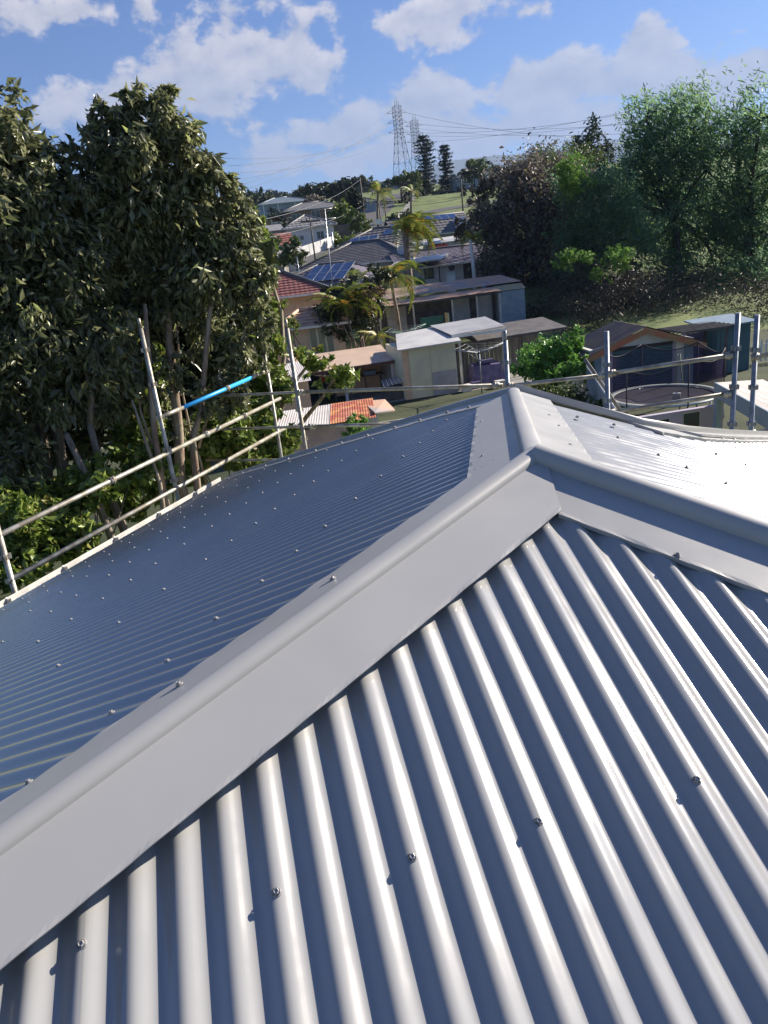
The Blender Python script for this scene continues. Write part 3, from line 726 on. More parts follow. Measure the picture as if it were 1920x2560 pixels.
tB = tree('broadleaf_tree', 'tall multi stemmed leafy tree behind the left scaffold with bare lower trunks', gB, B_bl, L_BIG, BARKR, tuft=True, leaf=.155, n=36000, k=24, aspect=.36, droop=.5, sub=.28, clump=.15, fill=.12, limbs=0,
          trunk=[tk([(415, 700), (422, 848), (447, 1080), (449, 1206)], D1 + .4, .13, .06), tk([(530, 740), (523, 793), (502, 1029), (481, 1101), (494, 1223)], D1, .085, .035), tk([(362, 760), (367, 839), (388, 1101), (413, 1261)], D1 - .4, .085, .03),
                 tk([(330, 1000), (370, 1120), (400, 1210), (410, 1290)], D1 - .6, .06, .02), tk([(440, 760), (450, 950), (478, 1090), (500, 1150)], D1 + .5, .03, .015), tk([(560, 900), (530, 1000), (497, 1120)], D1 + .1, .03, .012, False), tk([(300, 780), (330, 900), (352, 1030), (385, 1130)], D1 - .2, .035, .012)])
C_bl = [B(620, 610, 50, 19, 60), B(640, 740, 50, 19, 80), B(600, 760, 80, 19), B(620, 560, 40, 19), B(670, 870, 40, 18, 55), B(690, 960, 60, 17, 50), B(640, 1040, 70, 16, 50), B(600, 1120, 60, 15.5, 40), B(840, 940, 60, 16, 45, .4), B(780, 900, 50, 16.5, 30, .5)]
gC = V(*P(640, 1050, 18)); gC.z = 0
tC = tree('broadleaf_tree', 'lighter olive tree to the right of the left pair, hanging over the scaffold corner', gC, C_bl, L_BIG2, BARKR, leaf=.17, n=15000, aspect=.5, droop=.4, fork=gC + Vector((0, 0, 2.2)), tr=.14, limbs=4)
# shrubs filling in under the trees
for i, (lab, bl, lm_, n_) in enumerate([
    ('low lime green shrub at the foot of the left trees, beside the scaffold corner', [B(560, 1080, 90, 15.4, 70), B(480, 1120, 90, 15.4, 60), B(690, 1100, 60, 15.5, 50), B(620, 1150, 60, 15, 40)], L_BIG2, 7000),
    ('yellowish shrub crowding the gutter at the lower left of the photo', [B(60, 1290, 110, 13, 70), B(150, 1330, 90, 13, 60), B(200, 1220, 90, 13.6, 60), B(20, 1400, 90, 12.6, 60), B(330, 1180, 70, 14, 60)], L_BIG2, 10000),
    ('leafy bush growing between the pale trunks on the left', [B(350, 1060, 70, 15.5, 80), B(300, 1250, 70, 14.6, 60), B(400, 1180, 60, 15.5, 60), B(280, 900, 90, 16, 120)], L_BIG2, 8000),
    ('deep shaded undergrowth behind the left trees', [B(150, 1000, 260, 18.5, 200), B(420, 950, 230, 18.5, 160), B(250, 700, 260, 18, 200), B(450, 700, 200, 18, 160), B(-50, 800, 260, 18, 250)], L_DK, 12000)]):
    b0 = Vector(bl[0][0]); b0.z = 0
    tree('shrub', lab, b0, bl, lm_, BARK, leaf=(.17 if i < 3 else .3), n=n_, aspect=.5, cat='shrub', fork=b0 + Vector((0, 0, .8)), tr=.05, limbs=3)
# single nearest leaves stay separate pieces
def leaf_piece():
    a = leaf_arrays(np.zeros((1, 3)), .17, 0, .36); return leaves_mesh('leaf', a, L_BIG)
LP = [leaf_piece() for _ in range(6)]
for t_, bl in ((tA, A_bl), (tB, B_bl)):
    for i in range(150):
        c, r, _ = bl[random.randrange(len(bl) - 2)]; d = Vector((random.uniform(-1, 1), -1.1, random.uniform(-.6, .9))).normalized()
        o = link('leaf', random.choice(LP), t_); o.location = Vector(c) + Vector((d.x * r[0], d.y * r[1], d.z * r[2])) * .98 - t_.location
        o.rotation_euler = (random.uniform(-1, 1), random.uniform(-1, 1), random.uniform(0, 6.28))

# ------------------------------------------------------------------ neighbourhood: building tools
def wave_quad(mb, A, Bp, C, D, pitch=.076, amp=.009, mi=0, spw=4, nr=1):
    """corrugated plane, eave A-B, top D-C"""
    A, Bp, C, D = map(Vector, (A, Bp, C, D)); L = (Bp - A).length; n = max(4, int(L / pitch * spw)); nrm = (Bp - A).cross(D - A).normalized()
    vs = []
    for i in range(n + 1):
        f = i / n; h = nrm * (amp * cos(2 * pi * f * L / pitch))
        for k in range(nr + 1):
            g_ = k / nr; vs.append(A.lerp(Bp, f).lerp(D.lerp(C, f), g_) + h)
    w_ = nr + 1; mb.add(vs, [(i * w_ + k, (i + 1) * w_ + k, (i + 1) * w_ + k + 1, i * w_ + k + 1) for i in range(n) for k in range(nr)], mi, True)
def tile_quad(mb, A, Bp, C, D, row=.34, wave=.30, mi=0, step=.035, amp=.022):
    A, Bp, C, D = map(Vector, (A, Bp, C, D)); H = ((D + C) / 2 - (A + Bp) / 2).length; n = max(2, int(H / row)); nrm = (Bp - A).cross((D + C) / 2 - A).normalized()
    e = (Bp - A).normalized(); u0 = 0
    for r_ in range(n):
        a0, b0 = A.lerp(D, r_ / n), Bp.lerp(C, r_ / n); a1, b1 = A.lerp(D, (r_ + 1) / n), Bp.lerp(C, (r_ + 1) / n)
        L = (b0 - a0).length; m = max(2, int(L / wave * 4)); vs = []
        for i in range(m + 1):
            f = i / m; u = (a0.lerp(b0, f) - A).dot(e); hh = amp * abs(cos(pi * u / wave)) + random.uniform(0, .004)
            top = a1 + e * max(0, min((b1 - a1).length, (a0.lerp(b0, f) - a1).dot(e)))
            vs += [a0.lerp(b0, f) + nrm * (-.004), a0.lerp(b0, f) + nrm * (step + hh), top + nrm * (hh * .6)]
        mb.add(vs, [(3 * i + k, 3 * i + 3 + k, 3 * i + 4 + k, 3 * i + 1 + k) for i in range(m) for k in (0, 1)], mi, False)
def plane_part(t, style, m_, A, Bp, C, D, name='roof'):
    mb = MB()
    if style == 'tile': tile_quad(mb, A, Bp, C, D); return tag(mb.build('roof_tiles', m_, t), kind='stuff')
    if style == 'tilefar': tile_quad(mb, A, Bp, C, D, .7, .6, 0, .05, .04); return tag(mb.build('roof_tiles', m_, t), kind='stuff')
    if style == 'iron':
        A, Bp, C, D = map(Vector, (A, Bp, C, D)); L = (Bp - A).length; n = max(1, int(L / .78)); last = None
        for i in range(n):
            b = MB(); f0, f1 = i / n, min(1, (i + 1) / n + .015 / n * 3)
            j = Vector((0, 0, random.uniform(0, .012)))
            wave_quad(b, A.lerp(Bp, f0) + j, A.lerp(Bp, f1) + j, D.lerp(C, f1) + j, D.lerp(C, f0) + j); last = b.build('roof_sheet', m_, t)
        return last
    mb.slab([A, Bp, C, D], .05); return mb.build(name, m_, t)
def window_at(t, x, z, w_, h, y=0.0, fm=WHITE, gm=GLASS, axis='x', mull=1, sill=True, x_at=0.0):
    f = MB(); e = .05; dpt = .05
    def bx(mb, a0, a1, z0, z1, d0, d1):
        if axis == 'x': mb.box(a0, a1, y - d1, y - d0, z0, z1)
        else: mb.box(x_at + d0 if axis == '+y' else x_at - d1, x_at + d1 if axis == '+y' else x_at - d0, a0, a1, z0, z1)
    bx(f, x - w_ / 2, x + w_ / 2, z, z + e, .002, dpt); bx(f, x - w_ / 2, x + w_ / 2, z + h - e, z + h, .002, dpt)
    bx(f, x - w_ / 2, x - w_ / 2 + e, z + e, z + h - e, .002, dpt); bx(f, x + w_ / 2 - e, x + w_ / 2, z + e, z + h - e, .002, dpt)
    for i in range(1, mull + 1): bx(f, x - w_ / 2 + w_ * i / (mull + 1) - .02, x - w_ / 2 + w_ * i / (mull + 1) + .02, z + e, z + h - e, .003, dpt - .005)
    if sill: bx(f, x - w_ / 2 - .06, x + w_ / 2 + .06, z - .06, z - .002, .002, .09)
    fo = f.build('window', fm, t); g_ = MB(); bx(g_, x - w_ / 2 + e, x + w_ / 2 - e, z + e, z + h - e, .004, .012); g_.build('pane', gm, fo); return fo
def rect_roof(t, w_, d, h, pitch, over, style, m_, kind='hip', rname='roof', gm=None):
    """x in [-w/2,w/2], y in [0,d]; ridge along the longer side"""
    x0, x1, y0, y1 = -w_ / 2 - over, w_ / 2 + over, -over, d + over; tp = tan(radians(pitch)); z0 = h - over * tp
    capm = gm or m_; cb = MB()
    if w_ >= d:
        hd = (y1 - y0) / 2; zr = z0 + hd * tp; ym = (y0 + y1) / 2; ins = hd if kind == 'hip' else 0; a, b = (x0 + ins, ym, zr), (x1 - ins, ym, zr)
        plane_part(t, style, m_, (x0, y0, z0), (x1, y0, z0), b, a); plane_part(t, style, m_, (x1, y1, z0), (x0, y1, z0), a, b)
        if kind == 'hip': plane_part(t, style, m_, (x1, y0, z0), (x1, y1, z0), b, b); plane_part(t, style, m_, (x0, y1, z0), (x0, y0, z0), a, a)
    else:
        hd = (x1 - x0) / 2; zr = z0 + hd * tp; ins = hd if kind == 'hip' else 0; a, b = (0, y0 + ins, zr), (0, y1 - ins, zr)
        plane_part(t, style, m_, (x1, y0, z0), (x1, y1, z0), b, a); plane_part(t, style, m_, (x0, y1, z0), (x0, y0, z0), a, b)
        if kind == 'hip': plane_part(t, style, m_, (x0, y0, z0), (x1, y0, z0), a, a); plane_part(t, style, m_, (x1, y1, z0), (x0, y1, z0), b, b)
    up = Vector((0, 0, .07)); A_, B_ = Vector(a) + up, Vector(b) + up
    if (B_ - A_).length > .2: cb.tube([A_, B_], .11, 8)
    if kind == 'hip':
        near = [(x0, y0), (x1, y0), (x1, y1), (x0, y1)]
        for (xx, yy) in near:
            e = min((A_, B_), key=lambda q: (q.x - xx) ** 2 + (q.y - yy) ** 2); cb.tube([Vector((xx, yy, z0 + .07)), e], .10, 8)
    if style != 'flat': cb.build('ridge_cap', capm, t)
    g_ = MB(); q = .10
    g_.box(x0 - q, x1 + q, y0 - q, y0 - .003, z0 - .10, z0 + .02); g_.box(x0 - q, x1 + q, y1 + .003, y1 + q, z0 - .10, z0 + .02)
    g_.box(x0 - q, x0 - .003, y0, y1, z0 - .10, z0 + .02); g_.box(x1 + .003, x1 + q, y0, y1, z0 - .10, z0 + .02); g_.build('gutter', WHITE, t)
    return zr
def walls(t, w_, d, h, m_, gable=None, z0=-1.5):
    mb = MB(); mb.box(-w_ / 2, w_ / 2, 0, d, z0, h)
    if gable:
        pz = h + gable
        if w_ >= d:
            for x in (-w_ / 2, w_ / 2): mb.add([(x, 0, h), (x, d, h), (x, d / 2, pz)], [(0, 1, 2)])
        else:
            for y in (0, d): mb.add([(-w_ / 2, y, h), (w_ / 2, y, h), (0, y, pz)], [(0, 1, 2)])
    return mb.build('wall', m_, t)
def bthing(name, label, cat, px, py, d, rz, group=None):
    p = P(px, py, d); return thing(name, label, cat, (p.x, p.y, hz(p.y)), rz, group)
def solar(t, A, e, u, nx__, ny__, w_=1.0, h=1.65, lift=.12):
    """array of panels on a slope: A corner, e along eave, u up the slope (unit vectors)"""
    A, e, u = Vector(A), Vector(e).normalized(), Vector(u).normalized(); n = e.cross(u).normalized()
    for i in range(nx__):
        for j in range(ny__):
            a = A + e * (i * (w_ + .03)) + u * (j * (h + .03)) + n * lift
            b = MB(); b.slab([a, a + e * w_, a + e * w_ + u * h, a + u * h], .035); po = b.build('solar_panel', ALU, t)
            c = MB(); k = .03; c.slab([a + e * k + u * k + n * .004, a + e * (w_ - k) + u * k + n * .004, a + e * (w_ - k) + u * (h - k) + n * .004, a + e * k + u * (h - k) + n * .004], .003); c.build('cell_sheet', SOLAR, po)
RZ = radians(15)

# --- small pink-white shed with the rusty roof patch, just beyond our left hip
t = bthing('garden_shed', 'small white shed whose iron roof is half rust red, just past our hip roof', 'shed', 853, 1052, 21.0, radians(8))
zt = P(853, 1052, 21).z; zr_ = P(921, 1000, 23.5).z
walls(t, 0.01, 0.01, .1, PINKW)
w1 = MB(); w1.box(-1.75, .5, 0, 3.0, -.2, zt - .12); w1.build('wall', PINKW, t)
for k in range(3):
    x0_, x1_ = -2.0 + k * .8, -1.2 + k * .8 + .02
    b = MB(); wave_quad(b, (x0_, -.25, zt), (x1_, -.25, zt), (x1_ + .35, 2.6, zr_), (x0_ + .35, 2.6, zr_)); b.build('roof_sheet', WHITEI if k < 1 else WHITEI, t)
b = MB(); wave_quad(b, (.42, -.25, zt + .01), (.98, -.25, zt + .01), (1.35, 2.6, zr_ + .01), (.77, 2.6, zr_ + .01)); b.build('roof_sheet', REDI, t)['label'] = 'rust red sheet'
b = MB(); wave_quad(b, (-.35, -.26, zt + .012), (.44, -.26, zt + .012), (.80, 2.6, zr_ + .012), (-.0, 2.6, zr_ + .012)); b.build('roof_sheet', REDI, t)
b = MB(); b.box(.52, 1.1, .2, 3.0, -.2, zt - .02); b.build('side_wall', WHITE, t)
b = MB(); b.box(1.13, 1.18, 1.2, 2.0, 0, zt - .1); dr = b.build('door', mat('yellow_door', (.45, .36, .12), (.36, .28, .1), .7), t)
for yy in (1.35, 1.6, 1.85): b = MB(); b.box(1.182, 1.20, yy - .03, yy + .03, .1, zt - .2); b.build('door_batten', WHITE, dr)
b = MB(); b.slab([(1.0, 0.0, zt + .1), (1.75, .9, zt - .1), (1.75, 2.6, zt - .05), (1.0, 2.6, zr_ - .05)], .04); b.build('porch_roof', RUSTG, t)
# --- pale skillion lean-to left of it
t = bthing('lean_to', 'sunlit pale pink skillion lean-to behind the scaffold corner', 'shed', 765, 985, 27, radians(20))
za, zb_ = P(745, 955, 27).z, P(760, 905, 30).z
plane_part(t, 'iron', WHITEI, (-1.7, -.1, za), (.25, -.1, za), (.95, 3.2, zb_), (-1.2, 3.2, zb_))
b = MB(); b.add([(.2, .2, 0), (1.0, 3.2, 0), (1.0, 3.2, zb_ - .05), (.2, .2, za - .05)], [(0, 1, 2, 3)]); b.add([(-1.5, .25, 0), (.2, .2, 0), (.2, .2, za - .05), (-1.5, .25, za - .05)], [(0, 1, 2, 3)]); b.build('wall', PEACH, t)
# --- open workshop with tan iron roof and shelves
t = bthing('open_shed', 'open fronted shed with tan corrugated roof and cluttered shelves', 'shed', 895, 1000, 36, radians(14))
def lz(px, py, d): return P(px, py, d).z
ze, zt2 = lz(890, 913, 36), lz(890, 872, 39.5)
plane_part(t, 'iron', TANI, (-2.6, -.3, ze), (1.95, -.3, ze), (2.45, 3.6, zt2), (-2.6, 3.6, zt2))
b = MB(); b.box(-2.6, 1.95, -.34, -.28, ze - .14, ze - .01); b.build('fascia', mat('red_brown_fascia', (.12, .05, .04), None, .7), t)
b = MB(); b.box(-2.5, 2.2, 2.2, 2.3, 0, ze); b.build('back_wall', PEACH, t)
b = MB(); b.box(-2.5, -.6, 2.1, 2.19, 0, ze - .2); b.build('dark_opening_panel', DARK, t)  # solid near-black panel, the shade inside painted as its colour
for x in (-2.45, -.55, 1.85): b = MB(); b.box(x - .06, x + .06, -.2, -.08, 0, ze - .02); b.build('post', PALE, t)
b = MB(); b.box(1.9, 2.3, -.2, 2.2, 0, ze - .02); b.build('end_wall', GREYW, t)
for z_ in (.95, 1.45): b = MB(); b.box(-.5 if z_ > 1 else -1.8, 1.8, 1.2, 1.9, z_, z_ + .04); b.build('shelf', WOODP, t)
for i in range(5): b = MB(); b.box(-1.7 + i * .8, -1.62 + i * .8, 1.0, 1.08, 0, .95); b.build('leg', WOODP, t)
def shelf_item(kind, label, x, z, w_, h, m_, m2=None, grp=None):
    q = Matrix.Rotation(radians(14), 3, 'Z') @ Vector((x, 1.4, 0)); l = t.location + q
    b = MB()
    if kind == 'bottle': b.lathe((0, 0, 0), [(0, 0), (w_ / 2, 0), (w_ / 2, h * .6), (w_ * .3, h * .75), (w_ * .18, h * .8), (w_ * .18, h), (0, h)], 12)
    elif kind == 'tub': b.lathe((0, 0, 0), [(0, 0), (w_ * .42, 0), (w_ * .5, h), (w_ * .54, h), (w_ * .54, h * .94), (0, h * .9)], 12)
    else:
        b.box(-w_ / 2, w_ / 2, -.15, .15, 0, h * .8); b.box(-w_ / 2 - .015, w_ / 2 + .015, -.165, .165, h * .8 + .002, h)
    o = b.build(kind, m_); o.location = (l.x, l.y, l.z + z + .045); tag(o, label, kind.replace('_', ' '), grp); return o
shelf_item('bottle', 'white bottle with red base on the left end of the workshop bench', -1.35, .95, .26, .52, RED)
shelf_item('tub', 'dark round tub beside the white and red bottle in the open shed', -.95, .95, .3, .35, BLACK)
shelf_item('storage_box', 'pinkish box on the bench of the open shed, right of the dark tub', -.5, .95, .34, .3, PINKW)
shelf_item('storage_box', 'black box on the upper shelf of the open shed, left end', -.2, 1.45, .42, .26, BLACK)
shelf_item('tub', 'black pot on the bench of the open shed under the upper shelf middle', .35, .95, .42, .4, BLACK)
shelf_item('bottle', 'taller and fatter of the two dark bottles on the upper shelf', .75, 1.45, .18, .33, BLACK, grp='dark bottles on the shelf'); shelf_item('bottle', 'shorter of the two dark bottles on the upper shelf', .90, 1.45, .14, .24, BLACK, grp='dark bottles on the shelf')
shelf_item('storage_box', 'flat black case on the upper shelf of the open shed, right end', 1.45, 1.45, .6, .14, BLACK)
shelf_item('storage_box', 'blue crate on the right end of the workshop bench', 1.1, .95, .6, .2, mat('blue_crate', (.10, .20, .30), None, .5))
# bundle of striped tubes hanging over the bench end
tb = thing('pipe_bundle', 'heap of pale striped pipes lying at the open end of the tan roofed shed', 'pipes', P(985, 958, 35.2) - Vector((0, 0, .1)), radians(14))
for i in range(12):
    b = MB(); x = -.55 + i * .10; b.tube([(x, -.25 + random.uniform(-.05, .05), .02 + .012 * i), (x + .12, .55, .22 + .01 * i)], .028, 6); b.build('pipe', [WHITE, MAUVE][i % 2], tb)
st = MB(); st.box(-.55, .6, -.1, .4, -.75, -.03); st.build('stand', DARKW, tb)

# --- cream steel shed with pale roof running on as an awning
t = bthing('metal_shed', 'cream sheet metal shed with pale flat roof in the middle of the yard', 'shed', 1080, 965, 35.2, radians(12))
zc = lz(1080, 862, 35)
b = MB(); b.box(-1.32, 1.3, 0, 3.0, 0, zc - .03); b.build('wall', CREAM, t)
for i, (x0_, x1_) in enumerate([(-1.32, -1.02), (-1.01, .02), (.03, 1.3)]):
    b = MB(); b.box(x0_ + .006, x1_ - .006, -.03, -.003, 0, zc - .06 - (.9 if i == 9 else 0)); b.build('wall_panel', [PEACH, CREAM, CREAM][i], t)
b = MB(); b.box(.05, 1.26, -.055, -.033, .02, 1.12); b.build('door', GREYW, t)
zb2 = lz(1080, 818, 39)
b = MB(); b.slab([(-1.6, -.35, zc), (1.5, -.35, zc + .02), (2.3, 3.9, zb2), (-.5, 3.9, zb2 - .12)], .07); r_ = b.build('roof', PALEI, t)
b = MB(); wave_quad(b, (1.35, .55, zc + .22), (4.1, .6, zc + .30), (4.45, 4.0, zb2 + .12), (1.35, 3.9, zb2 + .06)); b.build('awning_sheet', PALEI, t)
b = MB(); b.box(1.35, 4.1, .5, .58, zc + .06, zc + .2); b.build('awning_beam', WHITE, t)
for x in (1.75, 4.0): b = MB(); b.box(x - .05, x + .05, .6, .7, 0, zc + .05); b.build('awning_post', PALE, t)
# second low roof to the right of it with its paling wall
t = bthing('carport', 'low dark carport behind the green bush, its back closed with grey palings', 'carport', 1330, 905, 38.5, radians(12))
zq = lz(1330, 832, 38.5); b = MB(); b.slab([(-2.9, 0, zq), (2.0, 0, zq + .05), (2.2, 3.2, zq + .35), (-2.9, 3.2, zq + .3)], .12); b.build('roof', DARKW, t)
for i in range(30):
    b = MB(); x = -5.6 + i * .235; b.box(x, x + .215, 2.2 + random.uniform(0, .03), 2.23 + random.uniform(.0, .03), 0, zq - .15 - (0 if x > -1 else .15) + random.uniform(-.04, .04)); b.build('paling', FENCE, t)
for x in (-2.7, -.4, 1.8): b = MB(); b.box(x - .05, x + .05, .1, .2, 0, zq - .02); b.build('post', DARKW, t)
# --- things under the awning
def at_yard(px, py, d): p = P(px, py, d); return Vector((p.x, p.y, hz(p.y)))
o = thing('covered_barbecue', 'bulky purple covered barbecue in the shade under the awning', 'barbecue', at_yard(1215, 930, 37), RZ)
b = MB(); b.add([(-.9, -.35, .1), (.9, -.35, .1), (.9, .35, .1), (-.9, .35, .1), (-.75, -.25, 1.0), (.7, -.25, .95), (.7, .25, 1.05), (-.75, .25, 1.1)], [(0, 3, 2, 1), (4, 5, 6, 7), (0, 1, 5, 4), (1, 2, 6, 5), (2, 3, 7, 6), (3, 0, 4, 7)]); b.build('cover', PURP, o)
b = MB(); b.box(-.35, .35, -.2, .2, 1.07, 1.22); b.build('lid', PURP, o)
for i, (px, py, lab, m_) in enumerate([(1163, 945, 'white crate on the ground beside the cream shed corner', WHITE), (1250, 950, 'pale tub at the foot of the hills hoist under the awning', PALE), (1190, 962, 'low purple box lying in front of the barbecue', PURP)]):
    o = thing('crate' if i != 1 else 'tub', lab, 'crate' if i != 1 else 'tub', at_yard(px, py, 35.5 + i * .3), RZ)
    b = MB(); b.box(-.22, .22, -.18, .18, 0, .3); b.build('body', m_, o); b = MB(); b.box(-.24, .24, -.2, .2, .302, .34); b.build('rim', m_, o)
def hoist(label, px, py, d, ztop, arm, m_, rot=0.3, rise=.25):
    o = thing('rotary_clothesline', label, 'clothesline', at_yard(px, py, d), rot)
    b = MB(); b.tube([(0, 0, 0), (0, 0, ztop)], .03, 8); b.build('pole', m_, o)
    tips = []
    for k in range(4):
        a = k * pi / 2; tip = Vector((cos(a) * arm, sin(a) * arm, ztop + rise)); tips.append(tip)
        b = MB(); b.tube([(0, 0, ztop - .05), tip], .018, 6); b.build('arm', m_, o)
        b = MB(); b.tube([Vector((0, 0, ztop - .45)), Vector((cos(a) * arm * .5, sin(a) * arm * .5, ztop + rise * .5))], .012, 5); b.build('strut', m_, o)
    b = MB()
    for f in (.45, .72, 1.0):
        for k in range(4):
            p, q = Vector((0, 0, ztop)).lerp(tips[k], f), Vector((0, 0, ztop)).lerp(tips[(k + 1) % 4], f); b.tube([p, p.lerp(q, .5) - Vector((0, 0, .03)), q], .006, 4)
    b.build('line', ALU, o); return o
hoist('grey rotary clothesline standing in front of the barbecue awning', 1203, 955, 34.6, 1.95, 1.35, GALV2)
hoist('rotary clothesline with green fittings on the strip before the long rusty shed', 1010, 870, 46, 2.0, 1.75, mat('green_metal', (.05, .22, .17), None, .5), .5, .2)
tag(MB.build((lambda b: (b.box(-3.6, 4.0, 0, .05, 0, .75), b)[1])(MB()), 'garden_wall', PALE), 'low pale block wall behind the tan roofed open shed', 'wall').location = at_yard(900, 880, 41)

# --- long rusty shed
t = bthing('long_shed', 'long low shed with rusty two step corrugated roof', 'shed', 1145, 838, 53.5, radians(10))
zl0 = lz(1120, 768, 53.5); zl1 = lz(1120, 748, 55.2); zl2 = lz(1150, 722, 59)
b = MB(); b.box(-5.6, 5.2, 1.6, 6.0, -.5, zl0); b.build('wall', DARKW, t)
plane_part(t, 'iron', RUSTG, (-5.7, 0, zl0), (3.4, 0, zl0 + .05), (3.4, 1.7, zl1 - .15), (-5.7, 1.7, zl1 - .2))
plane_part(t, 'iron', RUSTG, (-5.5, 1.6, zl1 - .05), (5.6, 1.6, zl1), (5.6, 6.0, zl2), (-5.5, 6.0, zl2))
b = MB(); b.box(-5.7, 3.4, -.04, -.005, zl0 - .12, zl0 - .02); b.build('fascia', DARKW, t)
b = MB(); b.box(3.45, 5.5, .95, 1.5, -.5, zl0 - .1); b.build('end_panel', BLUEG, t)
b = MB(); wave_quad(b, (3.4, .9, zl0 - .05), (5.55, .9, zl0 - .05), (5.55, 1.58, zl1 - .12), (3.4, 1.58, zl1 - .12)); b.build('roof_sheet', mat('yellow_iron', (.42, .36, .20), (.36, .30, .18), .6), t)
b = MB(); b.box(-2.5, -.8, .5, .56, -.2, 1.55); b.build('door', GREEND, t)
b = MB(); b.box(-.7, -.62, -.3, .5, -.2, 1.7); b.build('gate_panel', CREAM, t)
for x, w_, m_ in [(-4.6, 1.4, GREYW), (.2, 1.3, GREYW), (2.0, 1.2, GREYW)]: b = MB(); b.box(x, x + w_, 1.54, 1.59, -.4, zl0 - .25); b.build('wall_panel', m_, t)
for x in (-5.4, -3.0, -.2, 1.6, 3.3): b = MB(); b.box(x - .05, x + .05, .1, .2, -.4, zl0 - .12); b.build('post', PALE, t)
o = thing('wrapped_load', 'dark blue wrapped bundle under the long rusty shed roof', 'bundle', at_yard(1212, 815, 54.0), .2)
b = MB(); b.add([(-.7, -.3, 0), (.7, -.3, 0), (.7, .3, 0), (-.7, .3, 0), (-.5, -.2, .7), (.3, -.2, .95), (.3, .2, .95), (-.5, .2, .7)], [(0, 3, 2, 1), (4, 5, 6, 7), (0, 1, 5, 4), (1, 2, 6, 5), (2, 3, 7, 6), (3, 0, 4, 7)]); b.build('wrap', PURP, o); b = MB(); b.tube([(-.72, -.31, .35), (.72, -.31, .4)], .02, 5); b.build('strap', BLACK, o)

# --- dark tiled white house behind
t = bthing('house', 'white walled cottage with long slate purple tiled roof behind the rusty shed', 'house', 1135, 722, 74, radians(8))
zh = lz(1135, 652, 74) - hz(74)
walls(t, 9.6, 7, zh, PALE); rect_roof(t, 9.6, 7, zh, 20, .5, 'tile', TILEP, 'gable', gm=TILED)
for x, w_ in ((-2.3, .9), (3.0, .9)): window_at(t, x, .9, w_, 1.3, fm=DARKW)
b = MB(); b.box(1.5 - .45, 1.5 + .45, -.06, -.004, 0, 2.1); b.build('door', DARKW, t)
for x in (-3.9, -1.3, 2.4): b = MB(); b.box(x - .06, x + .06, -.03, -.003, 0, zh - .02); b.build('cover_strip', DARKW, t)
b = MB(); b.lathe((0, 0, 0), [(0, 0), (.26, 0), (.30, .05), (.26, .1), (0, .1)], 16); wr = b.build('wreath', DARKW, t); wr.rotation_euler = (pi / 2, 0, 0); wr.location = (-.1, -.01, 1.6)
b = MB(); b.box(-4.6, 4.6, -2.2, -2.1, -.3, .5); b.build('terrace_wall', GREYW, t)
o = thing('porch_post', 'white square chimney like post in front of the tiled cottage', 'post', at_yard(1130, 725, 68), .1); b = MB(); b.box(-.32, .32, -.3, .3, -.3, 2.0); b.build('shaft', WHITE, o); b = MB(); b.box(-.38, .38, -.36, .36, 2.002, 2.1); b.build('cap', PALE, o)
o = thing('blue_standpipe', 'blue pipe standing upright right of the tiled cottage', 'pipe', at_yard(1211, 722, 66), .1); b = MB(); b.tube([(0, 0, -.3), (0, 0, 1.75)], .2, 12); b.build('shaft', mat('blue_pipe', (.10, .22, .32), None, .5), o); b = MB(); b.tube([(0, 0, 1.752), (0, 0, 1.82)], .24, 12); b.build('cap', mat('blue_pipe_cap', (.12, .27, .36), None, .5), o)

# --- grey roofed house with solar panels further up
t = bthing('house', 'grey roofed house with a strip of solar panels and a small white gable', 'house', 1100, 650, 96, radians(12))
walls(t, 9.4, 9, 2.6, GREYW); zr3 = rect_roof(t, 9.4, 9, 2.6, 24, .5, 'tilefar', TILED, 'gable')
sl = Vector((0, cos(radians(24)), sin(radians(24)))); solar(t, (-3.4, 3.1, 2.6 + 3.1 * tan(radians(24))), (1, 0, 0), sl, 7, 1, 1.0, 1.5); solar(t, (-5.0, .8, 2.6 + .8 * tan(radians(24))), (1, 0, 0), sl, 1, 2, 1.0, 1.4)
b = MB(); b.add([(2.2, -1.6, 2.2), (3.8, -1.6, 2.2), (3.0, -1.6, 4.0), (2.2, 1.2, 2.2), (3.8, 1.2, 2.2), (3.0, 2.6, 4.0)], [(0, 1, 2), (0, 2, 5, 3), (1, 4, 5, 2)]); b.build('gable', WHITE, t)
window_at(t, 0, .8, 1.6, 1.2); window_at(t, -3, .8, 1.2, 1.2)
t = bthing('carport', 'pale grey slat roofed carport with a red edge, below the solar panelled house', 'carport', 1110, 668, 86, radians(12))
b = MB(); b.slab([(-3, 0, 2.3), (3, 0, 2.4), (2.6, 3, 2.9), (-2.6, 3, 2.8)], .1); b.build('roof', PALEI, t); b = MB(); b.box(-1.6, .6, -.1, -.005, 1.9, 2.12); b.build('red_fascia', RED, t)
for x in (-2.8, 0, 2.8): b = MB(); b.box(x - .06, x + .06, .1, .22, -.4, 2.3); b.build('post', WHITE, t)
